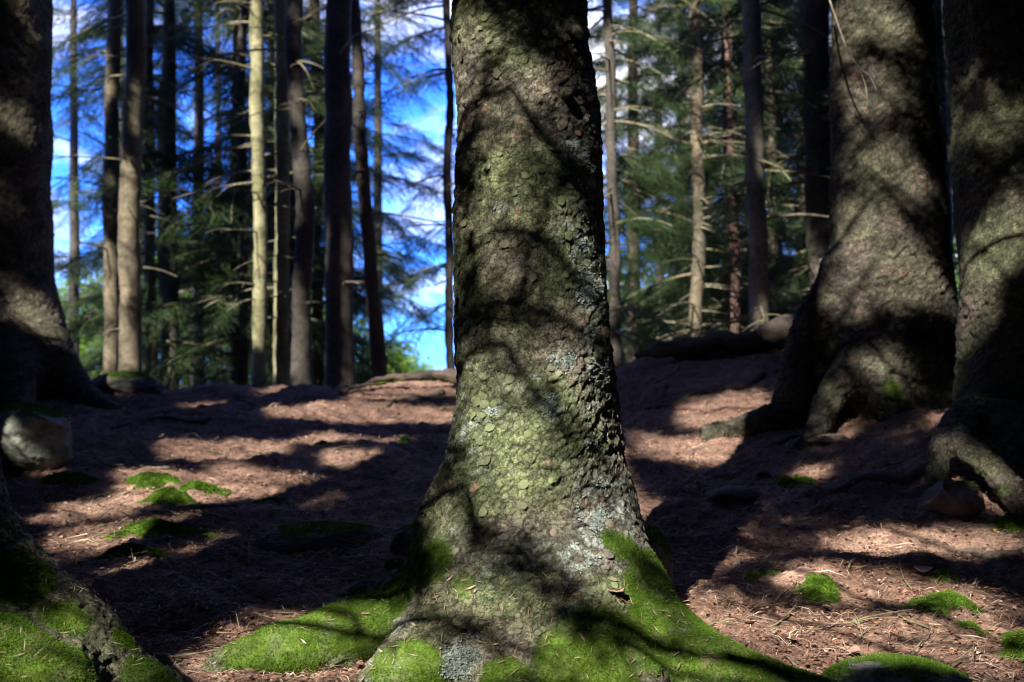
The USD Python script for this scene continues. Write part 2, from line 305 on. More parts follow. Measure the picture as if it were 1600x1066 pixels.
def big_tree(t, limbs, lo, hi, h, blend, cell, amp, colour, seed, top, moss=None, clamp=False):
    """limbs: [(name, points, radii)], the trunk first. Meshes them as one skin and splits it into parts trunk, root, root_001 ..."""
    lo, hi = np.array(lo, float), np.array(hi, float)
    K = 3; n = ((hi - lo) / h / K).astype(int) + 1
    for _, pts, rad in limbs[1:]:
        for k in range(2, len(pts)):
            gz = float(zground(pts[k][0], pts[k][1])); pts[k][2] = min(pts[k][2], gz + (0.45 if k < len(pts) - 1 else -0.9) * rad[k]) if clamp or k == len(pts) - 1 else pts[k][2]
    def field(p, label=False):
        ds = [limb_sd(p, pts, rad) for _, pts, rad in limbs]
        if label: return np.argmin(np.stack(ds), 0)
        d = ds[0]
        for e in ds[1:]:
            w = np.clip(0.5 + 0.5 * (e - d) / blend, 0, 1); d = e * (1 - w) + d * w - blend * w * (1 - w)
        return d + 0.025 * N(p * [1, 1, 0.45], 6.0, seed + 1)
    ax = [lo[k] + np.arange(n[k] + 1) * h * K for k in range(3)]
    cg = np.stack(np.meshgrid(*ax, indexing='ij'), -1)
    C = field(cg.reshape(-1, 3)).reshape(n + 1)
    near = np.abs(C) < h * K * 1.7
    blocks = np.zeros(n, bool)
    for a, b, c in np.ndindex(2, 2, 2): blocks |= near[a:n[0] + a, b:n[1] + b, c:n[2] + c]
    Fv = np.repeat(np.repeat(np.repeat(C[:-1, :-1, :-1], K, 0), K, 1), K, 2).astype(np.float32)
    mk = np.repeat(np.repeat(np.repeat(blocks, K, 0), K, 1), K, 2)
    at = np.argwhere(mk)
    Fv[mk] = field(lo + at * h)
    v, q = nets(Fv, lo, h)
    f = np.vstack([q[:, :3], q[:, [0, 2, 3]]])
    nrm = vnormals(v, f)
    lab = field(v, True)
    e1, r1, tl = scales(v, cell, seed + 20)
    e2, r2, _ = scales(v, np.array(cell) * 0.5, seed + 40)
    e3, r3, t3 = scales(v, np.array(cell) * [1.9, 1.9, 2.4], seed + 60)
    M = moss(v, nrm) if moss else np.zeros(len(v))
    rough = 0.55 + 0.45 * sm(F(v, 2.5, 2, seed + 4), -0.4, 0.3)
    d = amp * rough * (0.4 * np.minimum(e1 * 2.2, 1) + 0.75 * r1 + 0.8 * np.clip(tl, -0.7, 0.7) + 0.25 * np.minimum(e2 * 2, 1) + 0.45 * r2 + 0.5 * F(v, 30, 3, seed + 13) + 0.8 * r3 + 0.5 * np.minimum(e3 * 4, 1) - 1.6) * (1 - 0.8 * M) + 0.009 * M * (0.5 + 0.6 * F(v, 20, 3, seed + 9))
    v = v + nrm * d[:, None]
    nrm = vnormals(v, f)
    col = colour(v, nrm, np.minimum(e1, e3 * 1.5), 0.6 * r1 + 0.4 * r3, r2, M)
    fl_ = np.minimum.reduce(lab[q], 1)
    SURF.append(v)
    for k, (name, pts, rad) in enumerate(limbs):
        sel = np.flatnonzero(fl_ == k)
        if len(sel) < 20: continue
        used, inv = np.unique(q[sel], return_inverse=True)
        vv, qq, cc, nn, mm = v[used], inv.reshape(-1, 4), col[used], nrm[used], M[used]
        if k == 0 and top:                            # the trunk goes on above the picture
            pt, rt = top
            tv, tf = tube(pt, rt, 20); tf = np.hstack([tf, tf[:, 2:]])
            nn = np.vstack([nn, vnormals(tv, tf[:, :3])]); qq = np.vstack([qq, tf + len(vv)]); vv = np.vstack([vv, tv])
            cc = np.vstack([cc, np.tile(cc.mean(0), (len(tv), 1))]); mm = np.append(mm, np.zeros(len(tv)))
        pr = obj(name, (vv, np.vstack([qq[:, :3], qq[:, [0, 2, 3]]])), 'bark', t, cc, nn, cover=mm)
    return v, nrm, M, r1, lab, q
def lerp3(a, b, t): return np.asarray(a) * (1 - t[:, None]) + np.asarray(b) * t[:, None]
def fuzz(v, nrm, M, q, n, ln, wd, seed, thr=0.12):
    """Short moss blades standing on the mossy part of a skin."""
    g = np.random.default_rng(seed)
    w = np.clip(M[q].mean(1) - thr, 0, None) * (0.25 + 0.75 * sm(F(v[q[:, 0]], 11, 3, seed), -0.35, 0.1))
    c = v[q].mean(1); nn = nrm[q].mean(1)
    w = w * (nn @ (np.array([0, 0, CAM_Z]) - c.mean(0)) > -1.2)
    w /= w.sum()
    k = g.choice(len(q), n, p=w); u = g.dirichlet([1, 1, 1, 1], n)
    p = (v[q[k]] * u[:, :, None]).sum(1); d = nn[k] + g.normal(0, 0.55, (n, 3)); d /= np.linalg.norm(d, axis=1, keepdims=True)
    return blades(p - nn[k] * 0.002, d, ln * g.uniform(0.5, 1.3, n), wd, g)
def blades(p, d, ln, wd, g):
    s = np.cross(d, g.normal(size=d.shape)); s /= np.linalg.norm(s, axis=1, keepdims=True) + 1e-9
    n = len(p); v = np.stack([p - s * wd / 2, p + s * wd / 2, p + d * np.reshape(ln, (-1, 1))], 1).reshape(-1, 3)
    return v, np.arange(3 * n).reshape(-1, 3)
def capsule_mask(v, items):
    m = np.zeros(len(v))
    for p, r in items: m = np.maximum(m, sm(np.linalg.norm(v - p, axis=1), r * 1.15, r * 0.35))
    return m

# centre tree, 5 m away
TC = np.array([0.07, 5.0, 0.12])
def centre_x(z): return 0.039 + (0.0875 - 0.039) * sm(z, 2.9, 1.0)
zs = np.array([-0.2, 0.1, 0.35, 0.575, 0.775, 0.975, 1.225, 1.725, 2.2, 2.725, 3.3])
rs = np.array([0.40, 0.40, 0.385, 0.378, 0.355, 0.335, 0.312, 0.285, 0.272, 0.262, 0.255])
xc = np.array([0.06, 0.06, 0.06, 0.06, 0.077, 0.084, 0.0875, 0.071, 0.055, 0.039, 0.03])
limbs_c = [('trunk', np.stack([xc, np.full(len(zs), 5.0), zs], 1), rs),
    ('root', np.array([W(905, 800, 4.95), W(940, 900, 4.85), W(1010, 985, 4.75), W(1095, 1040, 4.65), W(1210, 1085, 4.55), W(1340, 1112, 4.5), W(1480, 1150, 4.5)]), [0.16, 0.19, 0.17, 0.135, 0.10, 0.075, 0.04]),
    ('root', np.array([W(735, 830, 4.95), W(690, 915, 4.9), W(630, 965, 4.88), W(540, 1000, 4.85), W(440, 1014, 4.8), W(360, 1040, 4.78), W(300, 1075, 4.76)]), [0.15, 0.16, 0.14, 0.12, 0.105, 0.08, 0.04]),
    ('root', np.array([W(760, 900, 4.8), W(690, 1010, 4.6), W(625, 1070, 4.5), W(540, 1110, 4.4)]), [0.18, 0.15, 0.12, 0.07]),
    ('root', np.array([W(830, 930, 4.8), W(810, 1050, 4.55), W(770, 1120, 4.4)]), [0.22, 0.17, 0.12]),
    ('root', np.array([W(900, 900, 4.8), W(945, 1040, 4.55), W(1000, 1110, 4.4), W(1060, 1160, 4.3)]), [0.2, 0.18, 0.14, 0.1]),
    ('root', np.array([[0.2, 5.1, 0.6], [0.45, 5.5, 0.3], [0.8, 6.0, 0.2]]), [0.2, 0.15, 0.06]),
    ('root', np.array([[-0.1, 5.1, 0.6], [-0.4, 5.45, 0.32], [-0.8, 5.8, 0.2]]), [0.2, 0.14, 0.06])]
MOSS_C = [(W(955, 870, 4.72), 0.13), (W(1000, 930, 4.7), 0.2), (W(915, 960, 4.6), 0.16), (W(960, 930, 4.75), 0.22), (W(1050, 1000, 4.65), 0.30), (W(1180, 1050, 4.55), 0.3), (W(1330, 1090, 4.5), 0.3), (W(930, 1040, 4.4), 0.27), (W(440, 985, 4.75), 0.30), (W(560, 970, 4.75), 0.24), (W(640, 930, 4.75), 0.16),
    (W(640, 1050, 4.4), 0.17), (W(790, 1070, 4.35), 0.14), (W(680, 890, 4.7), 0.13), (W(730, 930, 4.6), 0.10), (W(665, 860, 4.85), 0.09)]
def moss_c(v, n):
    return sm(capsule_mask(v, MOSS_C) * (0.75 + 0.35 * sm(n[:, 2], -0.5, 0.5)) + 0.55 * F(v, 9, 4, 5), 0.28, 0.75)
LICHEN_C = [(W(880, 560, 4.7), 0.07), (W(760, 640, 4.7), 0.06), (W(860, 640, 4.7), 0.07), (W(790, 330, 4.74), 0.05), (W(935, 330, 4.8), 0.09), (W(940, 580, 4.8), 0.09), (W(930, 800, 4.68), 0.09), (W(912, 235, 4.76), 0.09), (W(925, 270, 4.8), 0.09), (W(915, 400, 4.78), 0.08), (W(925, 450, 4.8), 0.10), (W(930, 500, 4.8), 0.08), (W(905, 880, 4.62), 0.09), (W(890, 915, 4.6), 0.08), (W(920, 860, 4.65), 0.07), (W(720, 1035, 4.45), 0.10), (W(745, 1010, 4.5), 0.07), (W(935, 690, 4.72), 0.06), (W(945, 760, 4.72), 0.06)]
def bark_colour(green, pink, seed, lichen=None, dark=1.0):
    def go(v, n, e, r, r2, M):
        g = sm(F(v, 3.0, 3, seed), -0.5, 0.25) * green * (0.6 + 0.4 * r2)
        c = lerp3((0.145, 0.122, 0.098), (0.095, 0.083, 0.070), sm(F(v, 5, 3, seed + 1), -0.3, 0.4))
        c = lerp3(c, (0.104, 0.140, 0.056), g)
        c = c * (0.82 + 0.36 * r[:, None]) * (0.88 + 0.24 * r2[:, None]) * (0.8 + 0.4 * sm(F(v, 9, 3, seed + 8), -0.35, 0.35))[:, None]
        pk = sm(r, 0.97 - pink, 1 - pink) * sm(F(v, 2.2, 2, seed + 2), -0.5, 0.1) * sm(e, 0.05, 0.3)
        c = lerp3(c, (0.21, 0.115, 0.092), pk * 0.8)
        if lichen is not None:
            L = np.clip(capsule_mask(v, lichen) * 1.2 + 0.7 * sm(F(v, 5, 4, seed + 5), 0.0, 0.45) + 0.9 * sm(v[:, 0], 0.20, 0.30) * sm(-v[:, 1], -5.05, -4.85) * sm(v[:, 2], 0.5, 0.8) * sm(F(v, 7, 3, seed + 9), -0.3, 0.2), 0, 1) * sm(F(v, 40, 2, seed + 6), -0.15, 0.3)
            c = lerp3(c, (0.30, 0.34, 0.31), L * 0.8)
        c = c * (0.6 + 0.4 * sm(e, 0.0, 0.3))[:, None]
        c = lerp3(c, (0.065, 0.110, 0.014), np.clip(M * 1.1, 0, 1) * (0.6 + 0.4 * sm(F(v, 16, 3, seed + 15), -0.4, 0.1))) if M.any() else c
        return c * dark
    return go
tc = thing('spruce_tree', 'thick green-tinged spruce trunk with mossy spreading roots in the middle foreground', 'tree', TC)
top_c = (np.array([[0.03, 5.0, 3.22], [0.0, 5.0, 6.0], [0.0, 5.0, 12.0], [0.0, 5.0, 19.0]]), [0.252, 0.22, 0.15, 0.04])
SURF = []
vC, nC, MC, rC, lC, qC = big_tree(tc, limbs_c, (-1.6, 4.0, -0.2), (2.0, 6.0, 3.26), 0.0075, 0.16, (0.036, 0.036, 0.034), 0.0085, bark_colour(0.85, 0.06, 50, LICHEN_C), 100, top_c, moss_c)
obj('moss', fuzz(vC, nC, MC, qC, 90000, 0.010, 0.0032, 3), 'moss_blades', tc, smooth=False, kind='stuff')
def strewn(t, v, n, q, box, count, seed):
    g = np.random.default_rng(seed); c = v[q].mean(1); m = n[q].mean(1)
    w = (m[:, 2] > 0.25) & np.all((c > box[0]) & (c < box[1]), 1); k = g.choice(len(q), count, p=w / w.sum()); d = np.cross(m[k], g.normal(size=(count, 3))); d /= np.linalg.norm(d, axis=1, keepdims=True); s = np.cross(m[k], d)
    L = g.uniform(0.012, 0.05, (count, 1)); wd = np.where(g.random((count, 1)) < 0.1, 0.004, 0.0014); p = c[k] + m[k] * 0.009
    vv = np.stack([p - d * L / 2, p - s * wd, p + s * wd, p + d * L / 2 + m[k] * 0.006], 1).reshape(-1, 3); i = np.arange(count)[:, None] * 4
    cols = np.array([(0.24, 0.17, 0.11), (0.17, 0.085, 0.06), (0.30, 0.23, 0.16)])[g.integers(0, 3, count)]
    obj('fallen_needles', (vv, np.vstack([i + [0, 1, 2], i + [1, 3, 2]])), 'litter', t, np.repeat(cols, 4, 0), smooth=False, kind='stuff')
strewn(tc, vC, nC, qC, ((-1.5, 4.0, -0.2), (2.0, 5.2, 0.55)), 650, 6)
# lichen lobes, loose bark flakes, branch stubs
g = np.random.default_rng(4)
face_n, face_c = nC[qC].mean(1), vC[qC].mean(1)
front = (face_n * (np.array([0, 0, CAM_Z]) - face_c)).sum(1) > 0
wl = capsule_mask(face_c, [(p, r * 0.85) for p, r in LICHEN_C]) * front
wl = wl * sm(F(face_c, 22, 3, 9), -0.1, 0.25); k = g.choice(len(qC), 3000, p=wl / wl.sum()); lv, lf = [], []
for a in k:
    n = face_n[a] + g.normal(0, 0.5, 3); n /= np.linalg.norm(n); s = np.cross(n, g.normal(size=3)); s /= np.linalg.norm(s); t = np.cross(n, s)
    an = np.arange(6) * np.pi / 3; rr = g.uniform(0.002, 0.0052) * g.uniform(0.6, 1.3, 6)
    ring = face_c[a] + face_n[a] * 0.004 + (np.cos(an) * rr)[:, None] * s + (np.sin(an) * rr)[:, None] * t + n * 0.004
    lf += [(len(lv) + 6, len(lv) + b, len(lv) + (b + 1) % 6) for b in range(6)]; lv += list(ring) + [face_c[a] + face_n[a] * 0.003]
obj('lichen', (np.array(lv), np.array(lf)), 'lichen', tc, smooth=False, kind='stuff')
wf = front * (MC[qC].mean(1) < 0.15) * (face_c[:, 2] > 0.25) * (face_c[:, 2] < 2.8)
tone = bark_colour(0.85, 0.03, 50)
for a in g.choice(len(qC), 290, replace=False, p=wf / wf.sum()):
    n = face_n[a]; up = np.array([0, 0, 1.0]) - n * n[2]; up /= np.linalg.norm(up); s = np.cross(up, n)
    m = 8; an = np.arange(m) * 2 * np.pi / m; rr = g.uniform(0.008, 0.019) * g.uniform(0.65, 1.3, m); lift = g.uniform(0.06, 0.3)
    o = np.stack([np.cos(an) * rr * 1.1, np.sin(an) * rr], 1)
    base = face_c[a] - n * 0.0005
    P = lambda k: base + o[:, :1] * s + o[:, 1:] * up + n * ((rr.max() - o[:, 1:]) * lift * 0.5 + k) 
    c0 = base + n * (rr.max() * lift * 0.5)
    vv = np.vstack([P(0), P(0.0025), c0 + n * 0.0045, c0])
    ff = [(2 * m, m + b, m + (b + 1) % m) for b in range(m)] + [(2 * m + 1, (b + 1) % m, b) for b in range(m)]
    ff += [(b, (b + 1) % m, m + (b + 1) % m) for b in range(m)] + [(b, m + (b + 1) % m, m + b) for b in range(m)]
    z1 = np.array([face_c[a]]); r_ = np.array([g.random()])
    cc = tone(z1, n[None], np.array([1.0]), r_, np.array([g.random()]), np.zeros(1))[0]
    obj('bark_flake', (vv, np.array(ff)), 'bark_flake', tc, np.tile(cc, (len(vv), 1)), smooth=False)
def stub(t, p, d, L, r, mat='bark', col=(0.12, 0.105, 0.075)):
    d = np.array(d, float); d /= np.linalg.norm(d); u = np.linspace(0, 1, 7)
    pts = p + d * (u * L)[:, None] + np.array([0, 0, -0.15 * L]) * (u ** 2)[:, None]
    rad = r * np.array([1.7, 1.35, 1.1, 1.0, 0.95, 0.85, 0.55])
    vv, ff = tube(pts, rad, 14); nn = vnormals(vv, ff); vv = vv + nn * (0.18 * r * N(vv, 45, 3))[:, None]
    obj('branch_stub', (vv, ff), mat, t, np.tile(col, (len(vv), 1)) * (0.8 + 0.4 * N(vv, 40, 8)[:, None]))
stub(tc, W(880, 150, 4.80), (0.25, -1, 0.05), 0.085, 0.024)
stub(tc, W(893, 40, 4.82), (0.35, -1, -0.55), 0.11, 0.022, col=(0.2, 0.19, 0.14))

# near-left tree, only its flared foot shows
tl = thing('spruce_tree', 'nearest trunk at lower left, only its flaring mossy foot in view', 'tree', (-1.98, 4.25, 0.1))
limbs_l = [('trunk', np.array([W(-140, 900, 4.25), W(-142, 780, 4.25), W(-146, 640, 4.25), W(-158, 400, 4.25), W(-170, 0, 4.25), W(-180, -150, 4.25)]), [0.34, 0.30, 0.285, 0.275, 0.26, 0.255]),
    ('root', np.array([W(-100, 830, 4.22), W(-30, 900, 4.2), W(55, 970, 4.15), W(150, 1045, 4.1), W(260, 1120, 4.05), W(380, 1180, 4.0)]), [0.13, 0.18, 0.17, 0.15, 0.12, 0.06]),
    ('root', np.array([W(-150, 900, 4.1), W(-60, 1040, 3.9), W(60, 1085, 3.85), W(140, 1110, 3.8)]), [0.2, 0.2, 0.15, 0.08]),
    ('root', np.array([W(-200, 900, 4.3), W(-330, 1050, 4.2), W(-450, 1120, 4.2)]), [0.2, 0.15, 0.08])]
ML = [(W(25, 905, 4.02), 0.14), (W(95, 985, 4.0), 0.12), (W(0, 1010, 3.75), 0.22), (W(90, 1050, 3.75), 0.17), (W(130, 1060, 3.72), 0.12), (W(-40, 1060, 3.7), 0.3), (W(10, 850, 4.0), 0.13), (W(230, 1050, 3.98), 0.12), (W(280, 1075, 3.95), 0.14), (W(200, 990, 4.05), 0.07)]
def moss_l(v, n): return sm(capsule_mask(v, ML) + 0.5 * F(v, 9, 4, 8), 0.28, 0.75)
vL, nL, ML_, _, _, qL = big_tree(tl, limbs_l, (-3.2, 3.3, -0.3), (-0.6, 4.8, 2.7), 0.009, 0.12, (0.036, 0.036, 0.034), 0.008, bark_colour(0.5, 0.1, 60), 200, (np.array([W(-178, -130, 4.25), W(-190, -700, 4.25), W(-200, -2500, 4.25), W(-210, -7500, 4.25)]), [0.252, 0.23, 0.17, 0.03]), moss_l)
obj('moss', fuzz(vL, nL, ML_, qL, 40000, 0.010, 0.0032, 5), 'moss_blades', tl, smooth=False, kind='stuff')

strewn(tl, vL, nL, qL, ((-2.6, 3.3, -0.3), (-0.6, 4.6, 0.7)), 260, 7)
# big trunk standing back on the left crest
lb = thing('spruce_tree', 'huge dark trunk at the left edge standing back on the crest', 'tree', W(5, 590, 11))
limbs_b = [('trunk', np.array([W(5, 640, 11), W(5, 590, 11), W(5, 530, 11), W(5, 430, 11), W(5, 300, 11), W(3, 0, 11), W(3, -60, 11)]), [0.52, 0.5, 0.46, 0.415, 0.40, 0.395, 0.39]),
    ('root', np.array([W(50, 480, 10.9), W(85, 560, 10.8), W(130, 592, 10.7), W(190, 605, 10.6)]), [0.17, 0.19, 0.11, 0.06]),
    ('root', np.array([W(10, 540, 10.8), W(20, 590, 10.5), W(30, 630, 10.2)]), [0.25, 0.2, 0.1])]
big_tree(lb, limbs_b, (-5.3, 9.9, 0.8), (-3.1, 11.8, 4.85), 0.016, 0.2, (0.05, 0.05, 0.05), 0.009, bark_colour(0.25, 0.08, 70), 300, (np.array([W(3, -50, 11), W(0, -700, 11), W(0, -3200, 11)]), [0.388, 0.33, 0.04]), None, True)

# right-hand pair
ta = thing('spruce_tree', 'massive trunk right of centre with broad flare and knuckled roots', 'tree', W(1395, 650, 9))
limbs_a = [('trunk', np.array([W(1400, 720, 9), W(1398, 640, 9), W(1395, 560, 9), W(1392, 470, 9), W(1390, 380, 9), W(1387, 300, 9), W(1376, 0, 9), W(1374, -60, 9)]), [0.52, 0.49, 0.465, 0.44, 0.41, 0.39, 0.325, 0.32]),
    ('root', np.array([W(1320, 440, 8.95), W(1280, 510, 8.9), W(1235, 555, 8.85), W(1190, 570, 8.8), W(1120, 590, 8.85), W(1050, 610, 8.9)]), [0.2, 0.18, 0.14, 0.10, 0.07, 0.03]),
    ('root', np.array([W(1390, 540, 8.7), W(1392, 600, 8.55), W(1400, 655, 8.45), W(1410, 700, 8.4)]), [0.16, 0.13, 0.09, 0.05]),
    ('root', np.array([W(1345, 560, 8.7), W(1305, 610, 8.5), W(1270, 640, 8.35), W(1235, 660, 8.3)]), [0.14, 0.10, 0.07, 0.03]),
    ('root', np.array([W(1450, 560, 8.8), W(1470, 640, 8.6), W(1480, 690, 8.5)]), [0.24, 0.2, 0.12])]
MA = [(W(1395, 610, 8.4), 0.12), (W(1290, 590, 8.4), 0.08), (W(1255, 635, 8.3), 0.07), (W(1300, 560, 8.5), 0.08)]
def moss_a(v, n): return sm(capsule_mask(v, MA) + 0.7 * F(v, 9, 4, 8), 0.4, 0.9)
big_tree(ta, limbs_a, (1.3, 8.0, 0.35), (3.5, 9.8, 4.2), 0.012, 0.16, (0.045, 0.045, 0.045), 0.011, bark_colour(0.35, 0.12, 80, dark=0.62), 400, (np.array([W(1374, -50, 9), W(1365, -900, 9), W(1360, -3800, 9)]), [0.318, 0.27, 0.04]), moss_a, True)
tb = thing('spruce_tree', 'trunk cut off by the right edge, roots stepping down the bank', 'tree', W(1612, 690, 7.6))
limbs_bb = [('trunk', np.array([W(1612, 760, 7.6), W(1612, 690, 7.6), W(1612, 600, 7.6), W(1612, 400, 7.6), W(1604, 180, 7.6), W(1592, 0, 7.6), W(1588, -70, 7.6)]), [0.46, 0.44, 0.43, 0.41, 0.40, 0.43, 0.43]),
    ('root', np.array([W(1540, 630, 7.35), W(1492, 662, 7.2), W(1470, 700, 7.1), W(1455, 750, 7.0)]), [0.10, 0.075, 0.06, 0.03]),
    ('root', np.array([W(1530, 640, 7.25), W(1500, 690, 7.05), W(1555, 735, 6.85), W(1590, 780, 6.7), W(1625, 830, 6.6)]), [0.09, 0.08, 0.075, 0.07, 0.05]),
    ('root', np.array([W(1570, 660, 7.2), W(1590, 720, 7.0), W(1640, 790, 6.8)]), [0.14, 0.11, 0.07])]
limbs_bb[0][2][:] = [0.42, 0.42, 0.425, 0.41, 0.405, 0.42, 0.42]
MB = [(W(1475, 650, 7.05), 0.09), (W(1540, 685, 7.0), 0.08), (W(1575, 770, 6.7), 0.07), (W(1470, 690, 7.0), 0.06)]
def moss_b(v, n): return sm(capsule_mask(v, MB) + 0.7 * F(v, 9, 4, 8), 0.4, 0.9)
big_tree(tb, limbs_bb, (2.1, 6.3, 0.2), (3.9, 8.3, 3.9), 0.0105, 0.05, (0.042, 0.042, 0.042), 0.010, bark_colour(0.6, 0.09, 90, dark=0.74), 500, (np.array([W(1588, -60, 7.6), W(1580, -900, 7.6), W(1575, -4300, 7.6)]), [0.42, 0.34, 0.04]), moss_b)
tw = bez([W(1303, 20, 8.3), W(1325, 80, 8.3), W(1345, 108, 8.25), W(1358, 118, 8.25), W(1370, 142, 8.25)], 24)
obj('twig', joined([tube(tw, np.linspace(0.006, 0.002, 24), 5), tube(bez([W(1343, 108, 8.25), W(1352, 132, 8.25), W(1355, 155, 8.25)], 8), 0.0025, 5), tube(bez([W(1283, -60, 8.6), W(1290, -20, 8.4), W(1303, 20, 8.3)], 8), 0.007, 5)]), 'dead_wood', ta)

# ------------------------------------------------------------------ where the photograph shows sun: strokes (x1, y1, x2, y2, radius) in its pixels
LIT = np.array([
 (560,625,705,615,11),(440,645,700,650,13),(270,705,440,700,15),(520,715,690,722,10),(340,745,510,765,23),(215,755,335,765,26),(90,850,330,830,26),(60,800,200,790,16),(130,885,250,888,14),
 (290,1050,560,1035,26),(340,985,530,990,30),(560,965,640,950,20),(130,950,290,1060,36),(10,1000,150,1060,52),(130,615,230,620,8),(300,640,420,635,7),(30,685,85,730,24),(480,690,640,685,7),
 (1085,655,1190,660,18),(1270,675,1335,680,11),(1135,630,1185,635,10),(1040,700,1240,705,20),(1140,742,1270,745,16),(1110,765,1180,768,10),(1000,808,1100,825,16),(955,545,1010,560,15),(1190,545,1235,560,18),
 (1270,605,1310,610,13),(1370,575,1395,600,15),(1480,690,1590,780,18),(1340,850,1600,848,17),(1250,905,1330,915,19),(1130,965,1600,1000,34),(1340,905,1590,945,17),(960,890,1000,960,30),(920,1045,1250,1066,28),(1010,1000,1100,1030,20),(1250,1045,1600,1060,18),(985,650,1010,700,10),
 (805,110,820,330,62),(830,340,850,560,72),(905,240,930,480,34),(850,600,930,800,60),(740,45,755,100,34),(880,30,915,60,28),(805,150,925,265,26),(785,215,825,300,38),(845,325,930,400,36),(905,420,935,480,22),(735,330,760,460,24),(770,570,830,780,52),(860,720,890,840,36),(900,590,975,800,22),(855,520,880,560,16),(695,785,715,850,26),
 (700,925,740,940,24),(800,930,845,1005,26),(600,1050,690,1030,36),(760,1050,780,1060,20),
 (1330,10,1400,20,22),(1320,95,1375,150,24),(1365,235,1420,285,32),(1335,340,1425,450,40),(1295,420,1330,500,22),(1375,540,1390,590,15),(1250,500,1290,530,16),
 (1505,160,1590,190,30),(1525,400,1600,330,48),(1510,470,1540,500,24),(5,180,60,200,24),(10,300,60,350,32),(30,450,50,470,18),
 (398,20,405,420,26),(405,430,410,520,20),(435,430,437,600,32),(440,250,445,330,26),(202,280,205,400,34),(205,530,205,575,24),(256,50,259,220,22),(172,400,174,570,24),(235,480,236,570,18),(1083,150,1092,510,28),(1181,10,1184,120,28),(1190,130,1202,490,22),(1150,240,1152,510,18),
 (495,360,497,560,9),(515,350,520,400,18),(300,380,360,470,30),(300,500,360,560,26),(1000,490,1060,530,26),(1215,60,1240,80,25),(1225,330,1250,430,25),(955,70,1050,60,25),(420,130,440,170,20),(555,80,558,180,14),(120,430,150,560,22)], float)
SHADOWS = [([(726,167),(741,116),(792,76),(842,61),(903,76)],14,4.74),([(716,172),(760,185),(800,200)],26,4.74),([(800,140),(852,218),(893,263),(925,315)],20,4.74),([(855,385),(923,455)],15,4.74),([(780,470),(850,490),(930,515)],20,4.72),([(716,330),(740,455)],18,4.76),
 ([(787,535),(840,620),(900,700),(968,830)],17,4.71),([(708,728),(735,800),(748,855),(790,880),(836,885),(876,960)],20,4.66),([(876,960),(960,985),(1060,1012)],15,4.5),([(655,965),(760,1000),(880,1062)],16,4.5),([(634,925),(665,985)],14,4.7),([(545,950),(562,1035)],14,4.7),([(960,1000),(1010,1070)],9,4.4),([(1130,1010),(1290,1062)],8,4.5),
 ([(1295,50),(1360,75),(1445,120)],20,8.65),([(1320,215),(1380,200),(1445,165)],15,8.65),([(1305,335),(1350,305),(1400,302),(1455,335)],7,8.63),([(1305,480),(1340,430),(1405,375)],6,8.62),([(1270,545),(1370,510),(1480,500)],28,8.6),([(1442,20),(1465,250),(1490,440)],24,8.75),
 ([(1500,575),(1600,475)],26,7.25),([(1498,300),(1600,250)],24,7.25),([(1480,60),(1600,120)],40,7.25),([(0,90),(78,115)],45,10.65),([(0,245),(80,240)],22,10.65),([(0,412),(84,418)],24,10.6),([(0,525),(125,545)],24,10.5),
 ([(170,970),(400,915),(640,840)],46,0),([(420,850),(560,780),(700,705)],26,0),([(1010,900),(1130,850),(1250,795)],40,0),([(1250,800),(1350,750),(1440,712)],34,0),([(985,640),(1150,610),(1300,590)],20,0),([(1000,770),(1100,790),(1180,800)],12,0),([(640,590),(500,598),(160,600)],7,0),([(200,670),(420,680),(690,672)],8,0),([(100,720),(260,725),(330,728)],10,0),([(690,745),(560,742)],10,0),
 ([(1390,1000),(1510,985)],8,0),([(1130,940),(1330,955),(1600,970)],8,0),([(1180,880),(1400,880),(1600,880)],12,0),([(60,870),(330,865)],6,0),([(40,790),(190,815)],7,0),([(1060,680),(1250,690)],5,0),([(1400,640),(1470,720)],26,0)]
DARK = np.array([(*p, *q, r * 0.8) for line, r, _ in SHADOWS if r < 22 or line[0][1] > 560 or line[0][0] > 1000 or line[0][0] < 300 for p, q in zip(line[:-1], line[1:])], float)
def stroke_d(x, y, S):
    m = np.full(len(x), -1e9)
    for x1, y1, x2, y2, r in S:
        dx, dy = x2 - x1, y2 - y1; t = np.clip(((x - x1) * dx + (y - y1) * dy) / (dx * dx + dy * dy + 1e-9), 0, 1)
        m = np.maximum(m, 1 - np.hypot(x - x1 - t * dx, y - y1 - t * dy) / r)
    return m
TRUNKS = [(0.07, 5.0, 0.29), (-1.98, 4.25, 0.28), (W(5, 0, 11)[0], 11, 0.40), (W(1390, 0, 9)[0], 9, 0.38), (W(1608, 0, 7.6)[0], 7.6, 0.41)]
HS = np.full((270, 290), -9.0)                         # height of trunk flares and roots over the floor plan
for v in SURF:
    k = (v[:, 2] < 1.9) & (v[:, 0] > -3.5) & (v[:, 0] < 4.5) & (v[:, 1] > 3.0) & (v[:, 1] < 11.5)
    np.maximum.at(HS, (((v[k, 0] + 3.5) / 0.03).astype(int), ((v[k, 1] - 3.0) / 0.03).astype(int)), v[k, 2])
